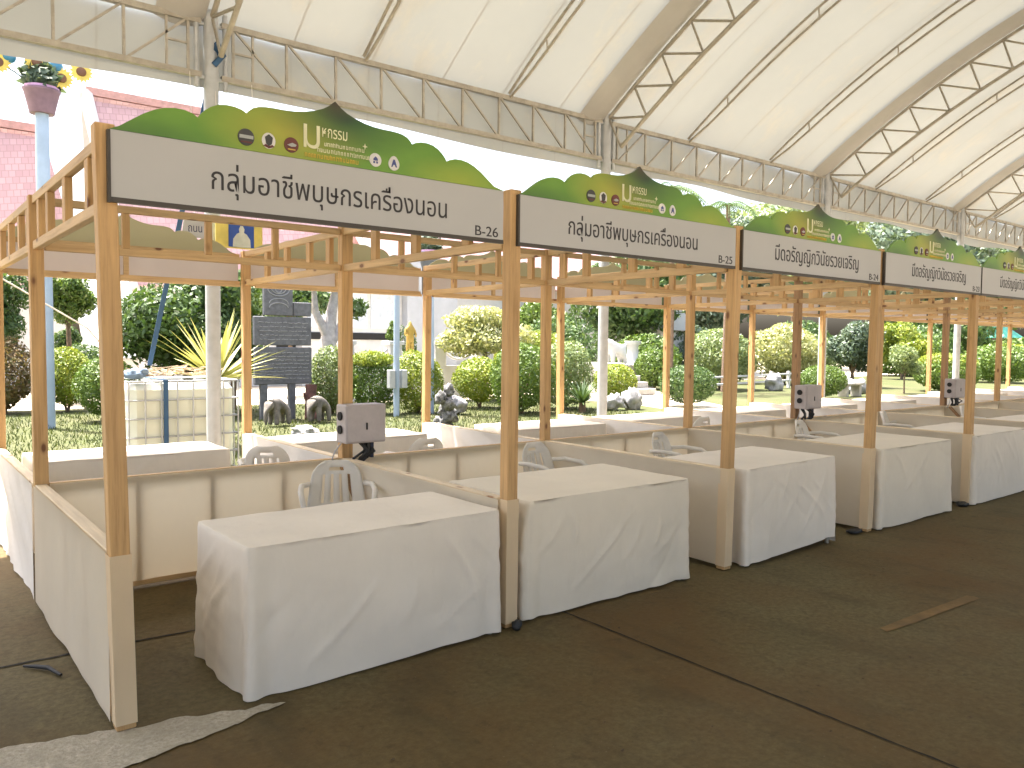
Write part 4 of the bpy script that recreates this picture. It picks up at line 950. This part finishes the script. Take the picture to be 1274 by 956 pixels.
# stone steps and pedestals in the rock garden
t = thing('stone_steps', (18.8, 14.3, 0), 'pale grey stone steps leading up behind the bright path', 'steps'); m = MB()
for k in range(5): m.box(-.6, .6, k * .35, 2.6, k * .2 + (.0 if k == 0 else .002), (k + 1) * .2)
m.build('treads', M_STONEL, t, bevel=.012)
t = thing('stone_pedestal', (22.2, 18, 0), 'white stone lantern pedestal at the top of the steps', 'pedestal'); m = MB()
m.box(-.6, .6, -.6, .6, 0, .9); m.build('base', M_STONEL, t, bevel=.02); m = MB(); m.lathe([(.30, .905), (.30, 1.0), (.22, 1.05), (.22, 1.6), (.32, 1.66), (.32, 1.78)]); m.build('shaft', M_WHITE, t)
v = [(0, .3, .55), (0, 0, .6), (0, -.3, .66), (0, -.48, .86), (0, -.66, .84), (.13, .32, .3), (.14, .34, .03), (-.13, .32, .3), (-.14, .34, .03), (.13, -.3, .32), (.14, -.32, .03), (-.13, -.3, .32), (-.14, -.32, .03), (0, .5, .8)]
e = [(0, 1), (1, 2), (2, 3), (3, 4), (0, 5), (5, 6), (0, 7), (7, 8), (2, 9), (9, 10), (2, 11), (11, 12), (0, 13)]
t = thing('stone_lion', (20.9, 17.6, 0), 'white stone lion statue on a plinth left of the stone pedestal', 'statue')
m = MB(); m.box(-.6, .6, -.35, .35, 0, .88); m.build('plinth', M_STONEL, t, bevel=.02)
o = skin('lion', v, e, [.2, .2, .22, .2, .1, .1, .07, .1, .07, .1, .07, .1, .07, .04], M_WHITE, t, 2, (0, 0, .86)); o.rotation_euler = (0, 0, R(-90))
t = thing('garden_railing', (21.4, 13.6, 0), 'low white garden railing running behind the dark clipped bush', 'railing')
m = MB()
for z in (.30, .55): m.bar((0, 0, z), (7.5, 1.2, z), .07, .06)
m.build('rail', M_WHITE, t)
for k in range(6):
    m = MB(); f = k / 5; m.box(7.5 * f - .05, 7.5 * f + .05, 1.2 * f - .05, 1.2 * f + .05, 0, .66); m.build('post', M_WHITE, t)
t = thing('stone_bench', (24.3, 10.3, 0), 'low pale stone bench right of the ball-clipped bush', 'bench'); m = MB(); m.box(-.55, .55, -.2, .2, .38, .46); m.build('seat', M_STONEL, t, bevel=.015)
for sx in (-.4, .4):
    m = MB(); m.box(sx - .07, sx + .07, -.16, .16, 0, .378); m.build('leg', M_STONEL, t, bevel=.01)
# white balustrade with swags, conifers and gilded figure
t = thing('white_balustrade', (9.6, 16.6, 0), 'white pillar and chain balustrade behind the hedge bushes', 'balustrade')
for k in range(4):
    m = MB(); x = k * 1.5 - .25; m.box(x - .19, x + .19, -.19, .19, 0, 1.55); m.box(x - .24, x + .24, -.24, .24, 1.552, 1.66); m.build('pillar', M_WHITE, t, bevel=.01)
for k in range(3):
    m = MB(); m.tube(sag((k * 1.5 - .05, 0, 1.42), (k * 1.5 + 1.05, 0, 1.42), .28), .035, 6); m.build('swag', M_WHITE, t)
    m = MB(); m.box(k * 1.5 - .055, k * 1.5 + 1.055, -.06, .06, 0, .95); m.build('parapet', M_WHITE, t)
for (x, y, h0, h1, w, lb, s) in ((10.85, 16.6, 1.66, 2.25, .46, 'small cone-shaped conifer standing on the white pillar', 61), (12.1, 18.2, 0, 2.2, .6, 'narrow dark conifer right of the pale blue pole', 62), (12.75, 18.6, 0, 2.0, .5, 'narrow conifer right of the gilded figure', 63)):
    t = thing('conifer', (x, y, h0), lb, 'conifer'); H = h1 - h0
    leaves('foliage', [(0, 0, H * .25, w / 2, w / 2, H * .25), (0, 0, H * .5, w * .38, w * .38, H * .25), (0, 0, H * .76, w * .22, w * .22, H * .24)], 1500, .055, L_MID if s == 61 else L_DARK, s, t, .5, .1)
    m = MB(); m.tube([(0, 0, 0), (0, 0, H * .8)], [.04, .01], 6); m.build('trunk', M_BARK, t)
t = thing('gilded_statue', (11.95, 17.5, 0), 'small gilded standing figure on a white plinth behind the hedge', 'statue')
m = MB(); m.box(-.2, .2, -.2, .2, 0, 1.25); m.build('plinth', M_WHITE, t, bevel=.01)
v = [(0, 0, .50), (0, 0, .66), (0, 0, .80), (0, -.01, .90), (0, 0, 1.02), (.07, 0, .28), (.075, 0, .03), (-.07, 0, .28), (-.075, 0, .03), (.14, 0, .76), (.19, -.04, .60), (.12, -.12, .56), (-.14, 0, .76), (-.19, -.04, .60), (-.12, -.12, .56)]
e = [(0, 1), (1, 2), (2, 3), (3, 4), (0, 5), (5, 6), (0, 7), (7, 8), (2, 9), (9, 10), (10, 11), (2, 12), (12, 13), (13, 14)]
skin('figure', v, e, [.10, .10, .11, .075, .03, .07, .06, .07, .06, .05, .035, .03, .05, .035, .03], M_GOLD, t, 2, (0, 0, 1.25))

# ------------------------------------------------------------------ flower lamp posts, blue pole
def flower_post(x, y, label, zb, s, potmat, ball):
    t = thing('flower_lamp_post', (x, y, 0), label, 'lamp post', 'posts topped with flower baskets')
    m = MB(); m.tube([(0, 0, 0), (0, 0, zb + .02)], [.13 * s, .11 * s], 12); m.build('pole', M_POLE, t)
    m = MB(); m.lathe([(.20 * s, zb), (.24 * s, zb + .18 * s), (.29 * s, zb + .38 * s), (.31 * s, zb + .42 * s), (.27 * s, zb + .42 * s), (.2 * s, zb + .36 * s)], n=16); m.build('basket', potmat, t)
    leaves('foliage', [(0, 0, zb + .62 * s, .30 * s, .30 * s, .26 * s)], 260, .20 * s, L_BLUE, 71, t, .7, .3)
    rr = random.Random(int(x * 10)); 
    m = MB(); m.grid(lambda u, v: (.27 * s * math.cos(6.283 * u) * (1 + .05 * math.sin(60 * u)), .27 * s * math.sin(6.283 * u), zb + (.40 + .07 * v) * s), 24, 1); m.build('flower_trim', simple('pink_flowers', (.55, .32, .50)), t)
    M_PET = simple('yellow_petals', (.75, .55, .10)); M_CEN = simple('brown_flower_centre', (.16, .07, .03)); M_BALL = simple('blue_globe', (.05, .22, .36), .3)
    for (dx, dz, kind) in ball:
        if kind == 'g':
            m = MB(); m.blob((dx * s, -.05, zb + dz * s), (.12 * s, .12 * s, .12 * s), 1, .02); m.build('globe', M_BALL, t); continue
        m = MB()
        for q in range(16):
            a = 2 * math.pi * q / 16; c = Vector((dx * s, -.10, zb + dz * s)); d1 = Vector((math.cos(a), -.15, math.sin(a))); d2 = Vector((-math.sin(a), 0, math.cos(a)))
            m.add([c + d1 * .07 * s - d2 * .025 * s, c + d1 * .13 * s - d2 * .04 * s, c + d1 * .20 * s, c + d1 * .13 * s + d2 * .04 * s, c + d1 * .07 * s + d2 * .025 * s], [(0, 1, 2, 3, 4)])
        f = m.build('flower', M_PET, t)
        m = MB(); m.blob((dx * s, -.11, zb + dz * s), (.085 * s, .03 * s, .085 * s), 2, .05); m.build('flower_centre', M_CEN, f)
        m = MB(); m.tube([(0, 0, zb + .35 * s), (dx * s * .6, -.02, zb + (dz * .6 + .2) * s), (dx * s, -.08, zb + dz * s)], .012, 5); m.build('flower_stem', L_BLUE, t)
flower_post(1.70, 13.1, 'pale blue lamp post topped by a purple flower basket with sunflowers', 5.60, 1.0, simple('purple_basket', (.22, .13, .16)), [(-.66, .74, 'f'), (-.50, .88, 'g'), (-.08, .86, 'f'), (.30, .66, 'f'), (.22, .86, 'g'), (.62, .84, 'f')])
flower_post(9.2, 12.1, 'pale blue post with a dark grey planter seen under the B-26 sign', 3.28, .9, simple('grey_planter', (.12, .13, .14)), [(.1, 1.0, 'f')])
t = thing('utility_pole', (8.2, 11.85, 0), 'slim pale blue pole with two meter boxes among the hedge bushes', 'pole')
m = MB(); m.tube([(0, 0, 0), (0, 0, 3.35)], .065, 12); m.build('pole', M_POLE, t)
for sx in (-1, 1):
    m = MB(); m.box(sx * .15 - .07, sx * .15 + .07, -.10, .04, .62, 1.02); m.build('meter_box', M_COL, t, bevel=.01)

# ------------------------------------------------------------------ buildings
def roofplane(name, a, b, c, d, mat, parent, th=.12):
    a, b, c, d = map(Vector, (a, b, c, d)); n = (b - a).cross(d - a).normalized() * th
    m = MB(); vs = [a, b, c, d, a - n, b - n, c - n, d - n]; m.add(vs, [(0, 1, 2, 3), (7, 6, 5, 4), (0, 4, 5, 1), (1, 5, 6, 2), (2, 6, 7, 3), (3, 7, 4, 0)])
    e1 = (b - a).normalized(); e2 = (d - a).normalized()
    return m.build(name, mat, parent, uv=lambda v: ((v - a).dot(e1), (v - a).dot(e2)))
def temple(x, y, w, zt, ze, dpt, zw, label, skew=.8):
    t = thing('temple_hall', (x, y, 0), label, 'temple')
    roofplane('roof', (skew, 0, ze), (w - skew * .2, 0, ze), (w - skew, dpt, zt), (0, dpt, zt), M_ROOFP, t)
    roofplane('roof', (w - skew * .2, 2 * dpt, ze), (skew, 2 * dpt, ze), (0, dpt, zt), (w - skew, dpt, zt), M_ROOFP, t)
    for s in (0, 2 * dpt):
        m = MB(); m.bar((skew - .1, s, ze - .1), (-.1, dpt, zt + .1), .28, .34); m.build('gable_board', M_WHITE, t)
    m = MB(); m.bar((-.1, dpt, zt + .12), (w - skew, dpt, zt + .12), .3, .26); m.build('ridge', simple('ridge_tile', (.45, .26, .24)), t)
    m = MB(); m.box(skew + .5, w - .8, .6, 2 * dpt - .6, 0, zw); m.build('wall', M_WHITE, t)
    for k in range(int(w / 2.2)):
        m = MB(); xx = skew + 1.2 + k * 2.1
        if xx < w - 1.8: m.box(xx - .45, xx + .45, .57, .598, 1.0, min(2.6, zw - .3)); m.build('window', M_DARK, t)
temple(5.1, 24.5, 9.2, 9.8, 3.4, 2.4, 3.5, 'temple hall with a tall pink tiled roof left of the nearest sign crest')
temple(-6.2, 26.5, 11.4, 8.7, 3.2, 2.2, 3.3, 'temple hall with a pink tiled roof at the left edge', 1.2)
temple(16.0, 27.5, 18.0, 7.6, 4.4, 2.2, 4.4, 'long temple hall with a low pink roof seen under the front signs', .8)
t = thing('grey_roofed_house', (4.0, 23.0, 0), 'small house with a grey tiled roof behind the nearest front post', 'house')
roofplane('roof', (0, -1.0, 1.1), (1.6, -1.0, 1.1), (1.6, 1.4, 4.0), (0, 1.4, 4.0), M_ROOFG, t); m = MB(); m.box(.1, 1.5, -.6, 1.4, 0, 1.4); m.build('wall', M_WHITE, t)
t = thing('white_hall', (11.6, 24.5, 0), 'white low hall with a grey corner block behind the hedge', 'building')
m = MB(); m.box(0, 4.2, 0, 4, 0, 4.6); m.build('wall', M_WHITE, t)
m = MB(); m.box(-.3, 4.4, -.6, -.01, 3.75, 3.95); m.build('canopy', M_GREYW, t)
m = MB(); m.box(.1, 3.9, -.04, -.005, 1.72, 1.98); m.build('window_band', M_DARK, t)
for k in range(3):
    m = MB(); m.box(.2 + k * 1.3, 1.35 + k * 1.3, -.03, -.004, 2.15, 3.5); m.build('shutter', simple('white_shutter', (.50, .56, .64)), t)
m = MB(); m.box(4.21, 6.6, -.4, 4, 0, 4.9); m.build('corner_block', M_GREYW, t)
t = thing('white_shrine', (27.5, 21.0, 0), 'small white shrine with a pitched roof before the big dark tree', 'shrine')
m = MB(); m.box(-.7, .7, -.5, .5, 0, 2.3); m.build('wall', M_WHITE, t); m = MB(); m.prism([(-1.0, 2.3), (1.0, 2.3), (0, 3.6)], -.8, .8); m.build('roof', M_GREYW, t)
M_CANO = simple('green_canopy', (.05, .30, .22), .6)
for (x, y, w, lb) in ((60.5, 23.5, 4.0, 'green pitched canopy tent far behind the yellow-topped bush'), (69.5, 23.5, 3.6, 'green pitched canopy tent at the far right, right of the other')):
    t = thing('canopy_tent', (x, y, 0), lb, 'canopy'); m = MB(); h = w / 2
    m.add([(-h, -h, 2.5), (h, -h, 2.5), (h, h, 2.5), (-h, h, 2.5), (0, 0, 4.3)], [(0, 1, 4), (1, 2, 4), (2, 3, 4), (3, 0, 4)]); m.build('canopy_roof', M_CANO, t, solid=.02)
    for sx in (-1, 1):
        for sy in (-1, 1):
            m = MB(); m.tube([(sx * (h - .1), sy * (h - .1), 0), (sx * (h - .1), sy * (h - .1), 2.55)], .05, 8); m.build('pole', M_WHITE, t)
